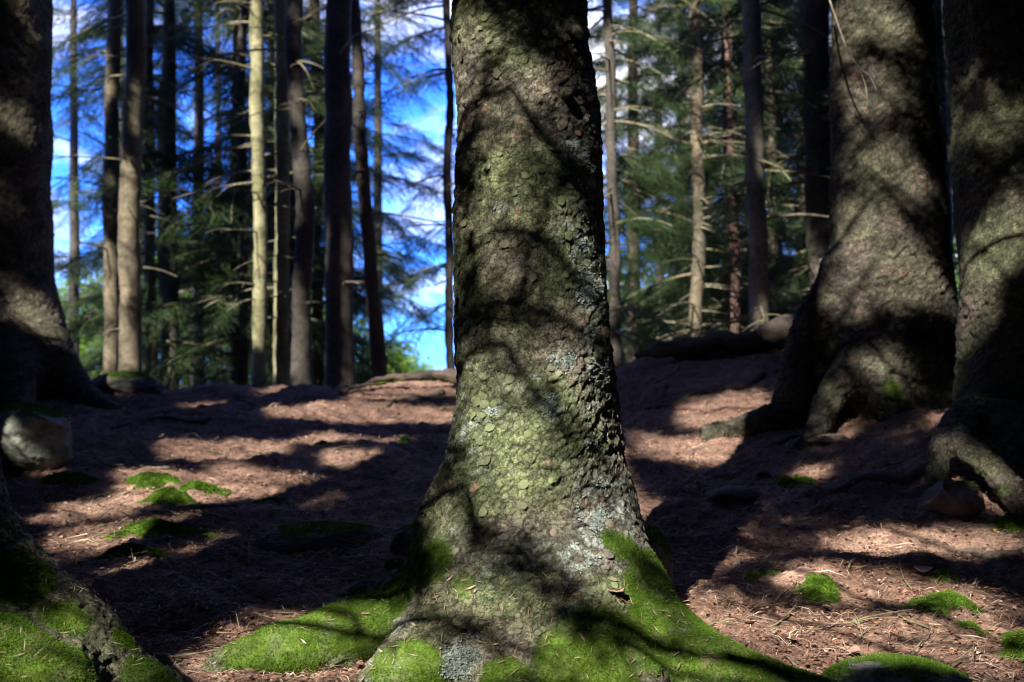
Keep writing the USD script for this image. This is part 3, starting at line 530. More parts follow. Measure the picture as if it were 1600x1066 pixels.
def shaded(C):
    """How far the point that C's shadow falls on is from the sunny spots (True: the shadow may fall there)."""
    s = SUN; best = np.full(len(C), np.inf)
    for tx, ty, r in TRUNKS:
        dx, dy = C[:, 0] - tx, C[:, 1] - ty; a = s[0] ** 2 + s[1] ** 2
        b = -(dx * s[0] + dy * s[1]); disc = b * b - a * (dx * dx + dy * dy - r * r)
        t = (-b - np.sqrt(np.maximum(disc, 0))) / a
        t = np.where((disc > 0) & (t > 0), t, np.inf); best = np.minimum(best, t)
    glade = np.zeros(len(C), bool)
    for c, r in GLADES:
        e = C - c; tt = e @ s; glade |= (tt > 0) & (np.linalg.norm(e - tt[:, None] * s, axis=1) < r)
    lo, hi = np.zeros(len(C)), np.full(len(C), 60.0)
    for _ in range(22):
        m = (lo + hi) / 2; p = C - s * m[:, None]; below = p[:, 2] < zbase(p[:, 0], p[:, 1]); hi = np.where(below, m, hi); lo = np.where(below, lo, m)
    t = np.minimum(best, hi); P = C - s * t[:, None]
    near = np.flatnonzero((P[:, 0] > -3.2) & (P[:, 0] < 4.4) & (P[:, 1] > 3.4) & (P[:, 1] < 11) & (P[:, 2] < 1.8) & (C[:, 2] > 2.2))   # flares and roots rise above the floor
    if len(near):
        c, t0 = C[near], (C[near, 2] - 1.9) / s[2]; end = t[near]; hit = np.full(len(near), np.inf)
        for k in range(70):
            tk = t0 + k * 0.045; p = c - s * tk[:, None]
            i, j = np.clip(((p[:, 0] + 3.5) / 0.03).astype(int), 0, HS.shape[0] - 1), np.clip(((p[:, 1] - 3.0) / 0.03).astype(int), 0, HS.shape[1] - 1)
            hit = np.where((p[:, 2] < HS[i, j]) & (tk < hit), tk, hit)
        t[near] = np.minimum(end, hit); P = C - s * t[:, None]
    px, py = pix(P)
    inpic = (P[:, 1] > 3) & (px > -60) & (px < 1660) & (py > -60) & (py < 1120)
    lit = stroke_d(px, py, LIT) > 0.0; dk = stroke_d(px, py, DARK) > 0.0
    return ~(inpic & lit & ~dk) & ~glade, inpic, P

# ------------------------------------------------------------------ sprays of needles, shared by every crown
def needle_spray(g, L, n_side, per, nl, nw, stem=True):
    out = []
    for side in range(-1, n_side):
        if side < 0: a, b = np.zeros(3), np.array([L, 0, -0.08 * L])
        else:
            u = (side + 1) / (n_side + 1); sg = 1 if side % 2 else -1; l = L * (0.55 * (1 - u) + 0.12) * g.uniform(0.8, 1.15)
            a = np.array([L * u, 0, -0.08 * L * u * u]); b = a + l * np.array([0.72, sg * 0.7, g.uniform(-0.6, 0.25)])
        if stem: out.append(tube(np.array([a, (a + b) / 2, b]), [0.003, 0.0022, 0.001], 3, False))
        k = int(per * np.linalg.norm(b - a) / L) + 2
        u = g.random(k)[:, None]; p = a + (b - a) * u; d = (b - a) / np.linalg.norm(b - a)
        d = d * 0.7 + g.normal(0, 0.62, (k, 3)); d /= np.linalg.norm(d, axis=1, keepdims=True)
        out.append(blades(p, d, nl * g.uniform(0.7, 1.2, k), nw, g))
    return joined(out)
def leaf_spray(g, n, size, spread):
    p = g.normal(0, spread, (n, 3)); d = g.normal(size=(n, 3)); d /= np.linalg.norm(d, axis=1, keepdims=True); s = np.cross(d, g.normal(size=(n, 3))); s /= np.linalg.norm(s, axis=1, keepdims=True)
    l = size * g.uniform(0.7, 1.3, (n, 1))
    v = np.stack([p, p + d * l * 0.5 + s * l * 0.35, p + d * l, p + d * l * 0.5 - s * l * 0.35], 1).reshape(-1, 3); i = np.arange(n)[:, None] * 4
    return v, np.vstack([i + [0, 1, 2], i + [0, 2, 3]])
g = np.random.default_rng(21)
SPRAYS = {'needles': [needle_spray(g, 0.42, 9, 70, 0.020, 0.0038) for _ in range(3)], 'canopy': [needle_spray(g, 0.30, 7, 12, 0.05, 0.012, False) for _ in range(2)], 'leaves': [leaf_spray(g, 26, 0.085, 0.15) for _ in range(3)]}
PROTO = {}
def quat(ax):
    """Half-precision quaternions of rotation matrices (n, 3, 3), columns the axes."""
    m = ax; w = np.sqrt(np.maximum(0, 1 + m[:, 0, 0] + m[:, 1, 1] + m[:, 2, 2])) / 2; x = np.sqrt(np.maximum(0, 1 + m[:, 0, 0] - m[:, 1, 1] - m[:, 2, 2])) / 2
    y = np.sqrt(np.maximum(0, 1 - m[:, 0, 0] + m[:, 1, 1] - m[:, 2, 2])) / 2; z = np.sqrt(np.maximum(0, 1 - m[:, 0, 0] - m[:, 1, 1] + m[:, 2, 2])) / 2
    x = np.copysign(x, m[:, 2, 1] - m[:, 1, 2]); y = np.copysign(y, m[:, 0, 2] - m[:, 2, 0]); z = np.copysign(z, m[:, 1, 0] - m[:, 0, 1])
    return np.stack([w, x, y, z], 1)
def scatter(name, t, kind, P, D, S, seed):
    """A crown: copies of the sprays of one kind at P, pointing along D, sizes S."""
    if not len(P): return
    g = np.random.default_rng(seed)
    pi = UsdGeom.PointInstancer.Define(stage, numbered(str(t.GetPath()), name))
    props(pi.GetPrim(), kind='stuff')
    if kind not in PROTO:
        PROTO[kind] = []
        for k, sp in enumerate(SPRAYS[kind]):
            pth = f'{pi.GetPath()}/spray' + ('' if k == 0 else f'_{k:03d}')
            m = usdkit.mesh(stage, pth, sp, '/World/Looks/' + kind)
            PROTO[kind].append(Sdf.Path(pth))
    pi.CreatePrototypesRel().SetTargets(PROTO[kind])
    D = D / np.linalg.norm(D, axis=1, keepdims=True); up = np.array([0, 0, 1.0]) + g.normal(0, 0.3, D.shape)
    y = np.cross(up, D); y /= np.linalg.norm(y, axis=1, keepdims=True) + 1e-9; z = np.cross(D, y)
    q = quat(np.stack([D, y, z], 2))
    pi.CreateProtoIndicesAttr(Vt.IntArray.FromNumpy(g.integers(0, len(PROTO[kind]), len(P)).astype(np.int32)))
    pi.CreatePositionsAttr(Vt.Vec3fArray.FromNumpy((P - t.loc).astype(np.float32)))
    pi.CreateOrientationsAttr(Vt.QuathArray([Gf.Quath(float(a), float(b), float(c), float(d)) for a, b, c, d in q]))
    pi.CreateScalesAttr(Vt.Vec3fArray.FromNumpy(np.repeat(np.asarray(S, float)[:, None], 3, 1).astype(np.float32)))
def limb(base, az, L, rise, droop, n=9, g=rng, wob=0.05):
    u = np.linspace(0, 1, n); h = np.array([math.cos(az), math.sin(az), 0]); side = np.array([-h[1], h[0], 0])
    p = base + np.outer(u * L, h) + np.outer(rise * L * u - droop * L * u * u, [0, 0, 1]) 
    p = p + np.outer(np.cumsum(g.normal(0, wob, n)) * L * 0.15 * u, side) + np.outer(np.cumsum(g.normal(0, wob, n)) * L * 0.1 * u, [0, 0, 1])
    return p

# ------------------------------------------------------------------ standing trees behind the crest: (label, x top, x foot, width top, width foot, depth, tone, dead branches, live)
BACK = [
 ('broad grey trunk half hidden behind its darker neighbour, second cluster from left', 178, 171, 22, 24, 17, 0, 10, 0),
 ('slim tall trunk with a sunny patch halfway up, right of the huge left trunk', 209, 206, 30, 35, 15, 0, 12, 0),
 ('thin dark trunk just right of the sun-patched trunk', 237, 234, 15, 18, 18, 0, 14, 1),
 ('very thin mossy green trunk lit near its top', 256, 260, 14, 16, 19, 1, 16, 1),
 ('thin dark trunk touching the pale sunlit one on its left', 380, 379, 14, 15, 17, 2, 14, 1),
 ('pale sunlit trunk with bare dead branches reaching left', 398, 408, 21, 22, 15, 1, 18, 0),
 ('trunk with a bright sunlit foot, right of the pale branchy trunk', 441, 436, 21, 25, 15.5, 1, 12, 0),
 ('dark straight trunk in front of the bright-footed one', 459, 479, 25, 32, 14, 2, 6, 0),
 ('slender half-lit trunk seen between two dark thick trunks', 494, 497, 18, 18, 19, 0, 12, 1),
 ('thickest dark trunk of the left-hand group behind the crest', 524, 528, 40, 45, 13.2, 2, 5, 0),
 ('narrow dark trunk tucked behind the thickest one of the left group', 538, 544, 16, 18, 17, 2, 5, 0),
 ('leaning dark trunk bordering the open patch of sky', 553, 596, 18, 24, 14, 2, 8, 0),
 ('thin dark trunk hugging the left edge of the central trunk', 694, 703, 12, 14, 15, 2, 14, 0),
 ('thin dark trunk just right of the central trunk', 945, 958, 16, 19, 15, 2, 16, 1),
 ('sunlit brown trunk with many dead side branches, right of centre', 1080, 1092, 20, 20, 16, 0, 26, 1),
 ('reddish dim trunk between the brown and the pale grey ones', 1137, 1152, 17, 20, 17, 3, 18, 1),
 ('smooth pale grey trunk leaning slightly right near the crest', 1172, 1197, 28, 30, 13, 4, 8, 0),
 ('thin trunk close behind the smooth pale grey one', 1199, 1214, 14, 14, 18, 0, 16, 1),
 ('dark thick trunk half hidden behind the massive right trunk', 1283, 1283, 40, 42, 13.5, 2, 14, 1),
 ('thin dark trunk in the gap between the two massive right trunks', 1464, 1478, 16, 17, 16, 2, 10, 1),
]
TONE = {0: ((0.15, 0.125, 0.085), (0.08, 0.07, 0.05)), 1: ((0.23, 0.22, 0.13), (0.12, 0.12, 0.06)), 2: ((0.08, 0.07, 0.058), (0.05, 0.045, 0.04)), 3: ((0.17, 0.10, 0.085), (0.09, 0.06, 0.05)), 4: ((0.24, 0.225, 0.19), (0.14, 0.135, 0.11))}
BACKTREES = []
for k, (label, xt, xf, wt, wf_, Y, tone_, nd, live) in enumerate(BACK):
    g = np.random.default_rng(700 + k)
    foot = W(xf, 610, Y); foot[2] = zground(foot[0], foot[1]) - 0.15
    top = W(xt, 0, Y); H = 15.0 + g.uniform(0, 4)
    zz = np.array(sorted(list(np.linspace(foot[2], top[2], 60)) + list(np.linspace(top[2] + 0.3, H, 12))))
    u = (zz - CAM_Z) / (top[2] - CAM_Z)
    xx = foot[0] + (top[0] - foot[0]) * np.minimum(u, 1.6) + 0.05 * N(np.stack([zz * 0, zz, zz * 0], -1), 0.6, k) + 0.015 * N(np.stack([zz * 0, zz, zz * 0], -1), 2.2, k)
    rad = (wf_ + (wt - wf_) * np.clip(u, -0.2, 1)) / 2 / FPX * Y
    rad = np.where(zz > top[2], rad * (1 - 0.95 * (zz - top[2]) / (H - top[2])), rad); rad = rad * (1 + 0.7 * np.exp(-(zz - foot[2]) / 0.18))
    vv, ff = tube(np.stack([xx, np.full(len(zz), Y), zz], 1), rad, 18)
    nn = vnormals(vv, ff); vv = vv + nn * (0.012 * F(vv * [1, 1, 0.6], 14, 3, k) + 0.01 * N(vv * [1, 1, 3.0], 3, k))[:, None]
    c1, c2 = TONE[tone_]
    cc = lerp3(c2, c1, sm(F(vv * [1, 1, 0.5], 5, 3, k + 5), -0.4, 0.4))
    t = thing('spruce_tree', label, 'tree', (foot[0], Y, foot[2]), 'trunks standing behind the crest')
    obj('trunk', (vv, ff), 'far_bark', t, cc)
    TRUNKS.append((float(np.mean(xx[:60])), Y, float(np.mean(rad[:60]))))
    fx = lambda z, zz=zz, xx=xx: np.interp(z, zz, xx)
    P, D, S = [], [], []
    for b in range(int(nd * (1.6 if xf < 900 else 2.4))):
        z = g.uniform(1.9, CAM_Z + 0.34 * Y); az = g.uniform(0, 2 * np.pi); L = g.uniform(0.4, 1.3)
        p = limb(np.array([fx(z), Y, z]), az, L, g.uniform(-0.15, 0.25), g.uniform(0.1, 0.45), 9, g)
        ms = [tube(p, np.linspace(0.016, 0.004, 9) * g.uniform(0.6, 1.2), 6)]
        for s_ in range(g.integers(1, 5)):
            i0 = g.integers(2, 8); ms.append(tube(limb(p[i0], az + g.choice([-1, 1]) * g.uniform(0.4, 1.1), L * g.uniform(0.2, 0.5), g.uniform(-0.2, 0.2), 0.3, 5, g), np.linspace(0.006, 0.002, 5), 4))
        obj('dead_branch', joined(ms), 'dead_wood', t)
    BACKTREES.append((t, fx, Y, H, live, k))
def live_branches(t, fx, Y, zlo, zhi, n, Lr, g, kind='needles', keep=None, every=0.12, wood=True, size=(0.7, 1.2), azr=None):
    """Living boughs: a bent limb each, hung with sprays."""
    P, D, wd = [], [], []
    for b in range(n):
        z = zlo + (zhi - zlo) * (b + g.random()) / n; az = g.uniform(*azr) if azr else g.uniform(0, 2 * np.pi)
        L = g.uniform(*Lr) * (1 - 0.6 * (z - zlo) / max(zhi - zlo + 4, 1))
        p = limb(np.array([fx(z), Y, z]), az, L, g.uniform(-0.15, 0.2), g.uniform(0.15, 0.5), 10, g)
        wd.append(tube(p, np.linspace(0.02, 0.004, 10), 5, False))
        q = bez(p, max(int(L / every), 6)); q = q[int(len(q) * 0.22):]; d = np.gradient(q, axis=0); d /= np.linalg.norm(d, axis=1, keepdims=True)
        for sg in (-1, 1):
            sd = np.cross(d, [0, 0, 1.0]) * sg
            P.append(q); D.append(d * 0.75 + sd * g.uniform(0.5, 1.0, (len(q), 1)) + np.array([0, 0, -0.2]) + g.normal(0, 0.15, d.shape))
            o = q + sd * g.uniform(0.1, 0.3, (len(q), 1)) * L * 0.5; P.append(o); D.append(d * 0.8 + sd * 0.6 + np.array([0, 0, -0.35]) + g.normal(0, 0.2, d.shape))
    P, D = np.vstack(P), np.vstack(D)
    if keep is not None:
        k = keep(P); P, D = P[k], D[k]
    if wood: obj('boughs', joined(wd), 'dead_wood', t, kind='stuff')
    scatter('crown', t, kind, P, D, g.uniform(*size, len(P)), int(g.integers(1e6)))
for t, fx, Y, H, live, k in BACKTREES:
    if not live: continue
    g = np.random.default_rng(900 + k)
    live_branches(t, fx, Y, 1.8, CAM_Z + 0.36 * Y, 16, (0.9, 1.9), g)
# spruces farther back, whose boughs fill the distance: (label, x, depth, boughs, lowest bough)
FAR = [('shaggy spruce filling the gap left of the pale branchy trunk', 310, 22, 28, 0.6), ('dark bushy spruce behind the slim left trunks', 225, 25, 26, 0.5), ('sparse spruce at the far left against bright sky', 115, 24, 20, 2.2), ('dense spruce behind the pale and bright-footed trunks', 425, 24, 40, 0.4),
 ('spruce behind the thick dark left trunk', 520, 23, 30, 0.6), ('thin-crowned spruce left of the open sky', 590, 26, 22, 3.6), ('spruce whose boughs reach in beside the central trunk on its left', 745, 20, 18, 2.4),
 ('dark spruce close right of the central trunk', 990, 20, 44, 0.8), ('full dark spruce behind the brown branchy trunk', 1065, 23, 50, 0.9), ('dense spruce behind the reddish trunk', 1140, 20, 48, 0.9), ('tall spruce behind the pale grey trunk', 1215, 22, 50, 0.8), ('dark spruce left of the massive right trunk', 1260, 19, 44, 1.2), ('shadowy spruce behind the mossy thin trunk', 265, 18, 30, 0.8), ('dim spruce between the pale trunk and its dark neighbour', 372, 18, 30, 0.8), ('dark spruce mass behind the bright-footed trunk', 460, 19, 50, 0.8), ('distant spruce showing through the left-hand trunks', 190, 29, 16, 0.0), ('distant spruce showing behind the branchy pale trunk', 340, 30, 16, 0.0), ('distant dark spruce behind the thick left group', 495, 30, 16, 0.0),
 ('distant spruce just right of the central trunk', 1030, 30, 50, 0.2), ('distant dark spruce behind the brown trunk', 1110, 29, 54, 0.2), ('distant spruce behind the smooth grey trunk', 1185, 30, 54, 0.2), ('distant spruce left of the massive right trunk', 1250, 28, 50, 0.2), ('spruce in the gap between the massive right trunks', 1480, 20, 40, 0.8), ('spruce glimpsed behind the massive right trunk', 1370, 25, 30, 0.8)]
for k, (label, x, Y, n, zl) in enumerate(FAR):
    g = np.random.default_rng(1200 + k)
    foot = W(x, 610, Y); foot[2] = zground(foot[0], foot[1]) - 0.1; H = 13.0 + g.uniform(0, 4)
    zz = np.linspace(foot[2], H, 30); rad = np.interp(zz, [foot[2], H], [0.13, 0.02])
    t = thing('spruce_tree', label, 'tree', foot, 'spruces farther back')
    vv, ff = tube(np.stack([foot[0] + 0.02 * N(np.stack([zz * 0, zz, zz], -1), 0.5, k), np.full(30, float(Y)), zz], 1), rad, 10)
    obj('trunk', (vv, ff), 'far_bark', t, np.tile((0.08, 0.07, 0.055), (len(vv), 1)))
    live_branches(t, lambda z: foot[0], Y, zl, CAM_Z + 0.36 * Y, int(n * (1.1 if x < 900 else 1.15)), (1.2, 2.6), g, every=0.15, size=(0.9, 1.5))
# sunlit broadleaf trees lower down the far slope
GLADES = [(W(320, 430, 20), 0.9), (W(330, 530, 21), 0.7), (W(130, 500, 22), 0.9), (W(200, 420, 23), 0.8), (W(390, 560, 22), 0.7), (W(600, 480, 26), 0.8), (W(1030, 510, 20), 0.8), (W(1235, 380, 20), 0.8), (W(425, 150, 19), 0.5), (W(260, 330, 21), 0.5)]
BROAD = [('bright green broadleaf tree low on the far slope at left', 110, 34, 545, 2.6), ('bright green broadleaf tree glimpsed behind the slim left trunks', 290, 36, 500, 3.0), ('sunny broadleaf tree behind the pale sunlit trunk', 350, 40, 450, 3.0), ('sunlit broadleaf crown behind the thick dark trunk', 480, 38, 560, 2.6), ('low bright green bush beside the open patch of sky', 610, 42, 600, 1.5),
 ('sunlit broadleaf tree low right of the central trunk', 1010, 36, 510, 2.8), ('bright broadleaf crown behind the pale grey trunk', 1210, 38, 480, 3.2), ('sunlit broadleaf tree behind the gap at right', 1490, 40, 450, 3.4)]
for k, (label, x, Y, yc, R) in enumerate(BROAD):
    g = np.random.default_rng(1500 + k); c = W(x, yc, Y); foot = np.array([c[0], Y, float(zground(c[0], Y)) - 0.1])
    GLADES.append((c, R * 0.8))
    t = thing('broadleaf_tree', label, 'tree', foot, 'broadleaf trees on the far slope')
    ms = [tube(bez([foot, (foot + c) / 2 + [0.2, 0, 0], c], 10), np.linspace(0.2, 0.06, 10), 9)]
    obj('trunk', ms[0], 'far_bark', t, np.tile((0.12, 0.1, 0.08), (len(ms[0][0]), 1)))
    for b in range(7):
        d = g.normal(size=3); d[2] = abs(d[2]); d /= np.linalg.norm(d); p = bez([c - [0, 0, 0.6 * R], c + d * R * 0.4, c + d * R * 0.85], 7); lv = tube(p, np.linspace(0.06, 0.015, 7), 6)
        obj('limb', lv, 'far_bark', t, np.tile((0.12, 0.1, 0.08), (len(lv[0]), 1)))
    n = 520; d = g.normal(size=(n, 3)); d /= np.linalg.norm(d, axis=1, keepdims=True); r = R * g.random((n, 1)) ** 0.45 * (0.75 + 0.5 * meshkit.noise(d * 2.2 + k, k)[:, None])
    scatter('crown', t, 'leaves', c + d * r * [1, 1, 0.8], g.normal(size=(n, 3)), g.uniform(1.0, 1.8, n), k)

# ------------------------------------------------------------------ crowns overhead and the spruces around the viewer: they give the shade
def keep_shade(P, D, S):
    ok = np.ones(len(P), bool); d = D / np.linalg.norm(D, axis=1, keepdims=True)
    sd = np.cross(d, [0, 0, 1.0]); sd /= np.linalg.norm(sd, axis=1, keepdims=True) + 1e-9
    for l, w in ((0.02, 0), (0.30, 0), (0.13, 0.10), (0.13, -0.10), (0.2, 0)):
        k = np.flatnonzero(ok)
        Q = P[k] + d[k] * (l * S[k])[:, None] + sd[k] * (w * S[k])[:, None]
        ok[k] = shaded(Q)[0]
        if w: continue
        Q = P + d * (l * S)[:, None]
        px, py = pix(Q)
        ok &= ~((Q[:, 1] > 0.2) & (px > -60) & (px < 1660) & (py > -60))
    return ok
def overhead(t, x, y, z0, z1, n, Lr, seed, step=0.11, lanes=7, size=(0.8, 1.3)):
    g = np.random.default_rng(seed)
    P, D, wd = [], [], []
    for b in range(n):
        z = z0 + (z1 - z0) * (b + g.random()) / n; az = b * 2.4 + g.uniform(-0.3, 0.3); L = g.uniform(*Lr) * (1 - 0.7 * (z - z0) / (z1 - z0))
        p = limb(np.array([x, y, z]), az, L, g.uniform(-0.05, 0.2), g.uniform(0.1, 0.4), 10, g)
        qx, qy = pix(p)
        if ((p[:, 1] > 0.2) & (qx > -60) & (qx < 1660) & (qy > -60)).any(): continue
        wd.append(tube(p, np.linspace(0.009, 0.0025, 10), 5, False))
        q = bez(p, int(L / step) + 4); q = q[int(len(q) * 0.15):]; d = np.gradient(q, axis=0); d /= np.linalg.norm(d, axis=1, keepdims=True)
        for off in np.linspace(-1, 1, lanes):
            sd = np.cross(d, [0, 0, 1.0]) * np.sign(off + 1e-6); w = abs(off) * 0.28 * L * np.sin(np.linspace(0.5, 2.9, len(q)))[:, None]
            P.append(q + sd * w + g.normal(0, 0.04, q.shape)); D.append(d * 0.8 + sd * 0.6 + [0, 0, -0.25] + g.normal(0, 0.2, d.shape))
    P, D = np.vstack(P), np.vstack(D); S = g.uniform(*size, len(P)); k = keep_shade(P, D, S)
    obj('boughs', joined(wd), 'dead_wood', t, kind='stuff')
    scatter('crown', t, 'canopy', P[k], D[k], S[k], seed)
overhead(tc, 0.0, 5.0, 5.0, 18, 60, (2.0, 3.4), 31)
overhead(tl, -2.05, 4.25, 4.6, 18, 60, (2.0, 3.4), 32)
overhead(lb, W(3, 0, 11)[0], 11, 7.0, 19, 50, (2.2, 3.6), 33)
overhead(ta, W(1370, 0, 9)[0], 9, 5.8, 18, 55, (2.2, 3.6), 34)
overhead(tb, W(1585, 0, 7.6)[0], 7.6, 5.2, 18, 55, (2.2, 3.6), 35)
SHADERS = []
def step_aside(x, y):
    h = SUN[:2] / np.linalg.norm(SUN[:2])
    for _ in range(8):
        for tx, ty, r in ((-0.05, 4.75, 1.05), (2.55, 8.9, 0.6), (3.05, 7.5, 0.5), (-4.35, 11.0, 0.4), (-2.1, 7.7, 0.35), (-4.45, 14.9, 0.25), (-2.8, 15.3, 0.25), (2.55, 13.0, 0.25)):
            e = np.array([x - tx, y - ty]); D = e @ h; off = e[0] * h[1] - e[1] * h[0]
            if 0 < D < 23 and abs(off) < r + 0.28:
                m = math.copysign(r + 0.32 + 1.5 * abs(math.sin(12.9 * tx + 7.1 * D)), off) - off; x += m * h[1]; y -= m * h[0]
    return x, y
for k, (x, y) in enumerate([(-5.4, 0.3), (-7.3, -2.6), (-2.4, -3.4), (-5.0, 2.6), (-8.4, 0.4), (-1.2, -6.4), (-5.2, -7.4), (2.4, -1.6), (1.6, -5.0), (-7.4, 5.4), (-10.5, -3.6), (5.2, 2.2), (-7.2, 9.2), (-10.2, 4.6), (6.4, 6.0), (-2.0, 0.4), (-9.0, -7.5), (-5.6, 7.6), (-6.6, 10.8), (-8.8, 11.6), (-5.0, 4.9), (-12.0, 8.0), (0.4, -3.2), (-3.6, -1.8), (-3.9, -4.6), (-0.4, -8.6), (-8.0, -5.0), (-4.4, 1.4), (3.6, -4.0), (-1.4, -1.6)]):
    x, y = step_aside(x, y); g = np.random.default_rng(1800 + k); z = float(zground(x, y)) - 0.1; H = 17 + g.uniform(0, 4)
    t = thing('spruce_tree', 'tall spruce standing outside the picture and shading the clearing', 'tree', (x, y, z), 'spruces around the viewer, out of view')
    zz = np.linspace(z, H, 30); vv, ff = tube(np.stack([np.full(30, x), np.full(30, y), zz], 1), np.interp(zz, [z, z + 0.3, H], [0.3, 0.2, 0.02]), 12)
    obj('trunk', (vv, ff), 'far_bark', t, np.tile((0.11, 0.095, 0.07), (len(vv), 1)))
    overhead(t, x, y, 3.6, H, 90, (2.8, 4.6), 1900 + k)
    SHADERS.append((t, x, y))
# boughs of those spruces that hang in the sun's way: their bands of shade cross the trunks, roots and floor
for k, (line, r, Y) in enumerate(SHADOWS):
    g = np.random.default_rng(2700 + k)
    pts = np.array([W(px, py, Y) if Y else G(px, py) for px, py in line]); wid = (1.15 if 600 < line[0][0] < 1000 and Y else 1.0) * r / FPX * pts[:, 1].mean(); reach = g.uniform(4.2, 5.2) if Y and Y < 5 else g.uniform(5.0, 7.0)
    C = pts + SUN * reach; n = max(len(C) * 5, 10); C = bez(C, n) if len(C) > 1 else C
    if pix(C)[1].max() > -40 and C[:, 1].min() > 0.2: C = C + SUN * 2.0
    t, tx, ty = min(SHADERS, key=lambda a: (a[1] - C[0, 0]) ** 2 + (a[2] - C[0, 1]) ** 2)
    base = np.array([tx, ty, C[0, 2] + 0.3])
    obj('bough', tube(np.vstack([bez([base, (base + C[0]) / 2 + [0, 0, 0.15], C[0]], 6)[:-1], C]), np.linspace(0.02, 0.006, n + 5), 6, False), 'dead_wood', t)
    L = np.linalg.norm(np.diff(C, axis=0), axis=1).sum(); sc = float(np.clip(wid * 5.0, 0.28, 1.0)); cnt = int(np.clip(3.6 * (L + wid) * 2 * wid / (0.028 * sc * sc), 14, 1500))
    u = g.random(cnt) * (n - 1); i = u.astype(int).clip(0, n - 2); P = C[i] + (C[i + 1] - C[i]) * (u - i)[:, None]; d = C[i + 1] - C[i]; d /= np.linalg.norm(d, axis=1, keepdims=True)
    sd = np.cross(d, SUN); sd /= np.linalg.norm(sd, axis=1, keepdims=True); o = g.uniform(-1, 1, (cnt, 1))
    P = P + sd * o * wid * 0.85 + g.normal(0, 0.05, (cnt, 3)); D = d * g.choice([-1, 1], (cnt, 1)) + sd * np.sign(o) * 0.4 + g.normal(0, 0.25, (cnt, 3))
    scatter('foliage', t, 'canopy', P - D / np.linalg.norm(D, axis=1, keepdims=True) * 0.15 * sc, D, np.full(cnt, sc), k)
for t, fx, Y, H, live, k in BACKTREES: overhead(t, float(fx(6.0)), Y, 0.36 * Y, H, 34, (1.6, 2.8), 2100 + k, 0.16, 5, (1.0, 1.6))
ring = [(r * math.sin(a), r * math.cos(a) + 3.0) for r, n in ((11.0, 15), (15.5, 20)) for a in np.linspace(0.62, 2 * np.pi - 0.62, n)]
for k, (x, y) in enumerate(ring):
    g = np.random.default_rng(2300 + k); x, y = step_aside(x + g.normal(0, 0.7), y + g.normal(0, 0.7)); z = float(zground(x, y)) - 0.1; H = 16 + g.uniform(0, 4)
    t = thing('spruce_tree', 'bushy spruce of the surrounding wood, outside the picture', 'tree', (x, y, z), 'wood around the clearing, out of view')
    zz = np.linspace(z, H, 16); vv, ff = tube(np.stack([np.full(16, x), np.full(16, y), zz], 1), np.interp(zz, [z, z + 0.3, H], [0.3, 0.2, 0.02]), 10)
    obj('trunk', (vv, ff), 'far_bark', t, np.tile((0.11, 0.095, 0.07), (len(vv), 1)))
    overhead(t, x, y, z + 0.7, H, 70, (2.2, 3.4), 2500 + k, 0.24, 5, (2.0, 3.2))

# ------------------------------------------------------------------ stones, logs, moss cushions
def stone(name, label, cat, c, size, seed, col1, col2, mossy=0.0, rot=0.0, flat=0.25):
    g = np.random.default_rng(seed); m = trimesh.creation.icosphere(5); v = np.array(m.vertices)
    for _ in range(9):
        d = g.normal(size=3); d /= np.linalg.norm(d); h = g.uniform(0.72, 0.95); s = v @ d; v = v - np.clip(s - h, 0, None)[:, None] * d
    v = v * (1 + 0.10 * F(v, 1.6, 4, seed)[:, None] + 0.02 * N(v, 14, seed)[:, None]); n = vnormals(v, np.array(m.faces))
    M = np.clip(sm(n[:, 2] + 0.6 * F(v, 2.2, 3, seed + 1), 1.0 - mossy, 1.3 - mossy), 0, 1) if mossy else np.zeros(len(v))
    cc = lerp3(col1, col2, sm(F(v, 3, 4, seed + 2), -0.35, 0.35)); cc = lerp3(cc, (0.05, 0.1, 0.012), M)
    v = v * size; cr, sr = math.cos(rot), math.sin(rot); v = np.stack([v[:, 0] * cr - v[:, 1] * sr, v[:, 0] * sr + v[:, 1] * cr, v[:, 2]], 1) + c
    t = thing(name, label, cat, c)
    obj('stone_body' if mossy else 'stone_body', (v, np.array(m.faces)), 'rock', t, cc)
    if mossy:
        n = vnormals(v, np.array(m.faces)); f = np.array(m.faces); q = np.hstack([f, f[:, 2:]])
        obj('moss', fuzz(v, n, M, q, int(4000 + 16000 * np.prod(size) ** 0.67), 0.014, 0.004, seed), 'moss_blades', t, smooth=False, kind='stuff')
GREY, GREY2, BRN, BRN2 = (0.20, 0.20, 0.185), (0.115, 0.12, 0.11), (0.15, 0.11, 0.09), (0.085, 0.065, 0.055)
p = G(58, 738); stone('boulder', 'grey boulder with pale lichen spots behind the near-left trunk', 'boulder', W(52, 688, p[1] + 0.15), (0.27, 0.30, 0.26), 3, (0.27, 0.295, 0.25), (0.14, 0.155, 0.125), 0.42)
p = G(1015, 915); stone('boulder', 'dark mossy stone tucked behind the right side of the central trunk', 'boulder', W(1003, 890, 5.75), (0.14, 0.2, 0.2), 4, GREY2, GREY2, 0.75)
p = G(1145, 780); stone('stone', 'brown rounded stone half sunk in needles, midway right', 'stone', p + [0, 0, 0.0], (0.17, 0.13, 0.075), 5, BRN, BRN2, 0, 0.3)
p = G(1490, 800); stone('stone', 'brown stone wedged under the stepping roots of the right-edge trunk', 'stone', p + [0, 0.05, 0.03], (0.17, 0.16, 0.14), 6, BRN, BRN2, 0.12)
p = G(1390, 1060); stone('stone', 'long mossy stone with a bare grey back at lower right', 'stone', W(1400, 1072, 4.6), (0.27, 0.2, 0.10), 7, GREY2, (0.16, 0.16, 0.145), 0.62, -0.15)
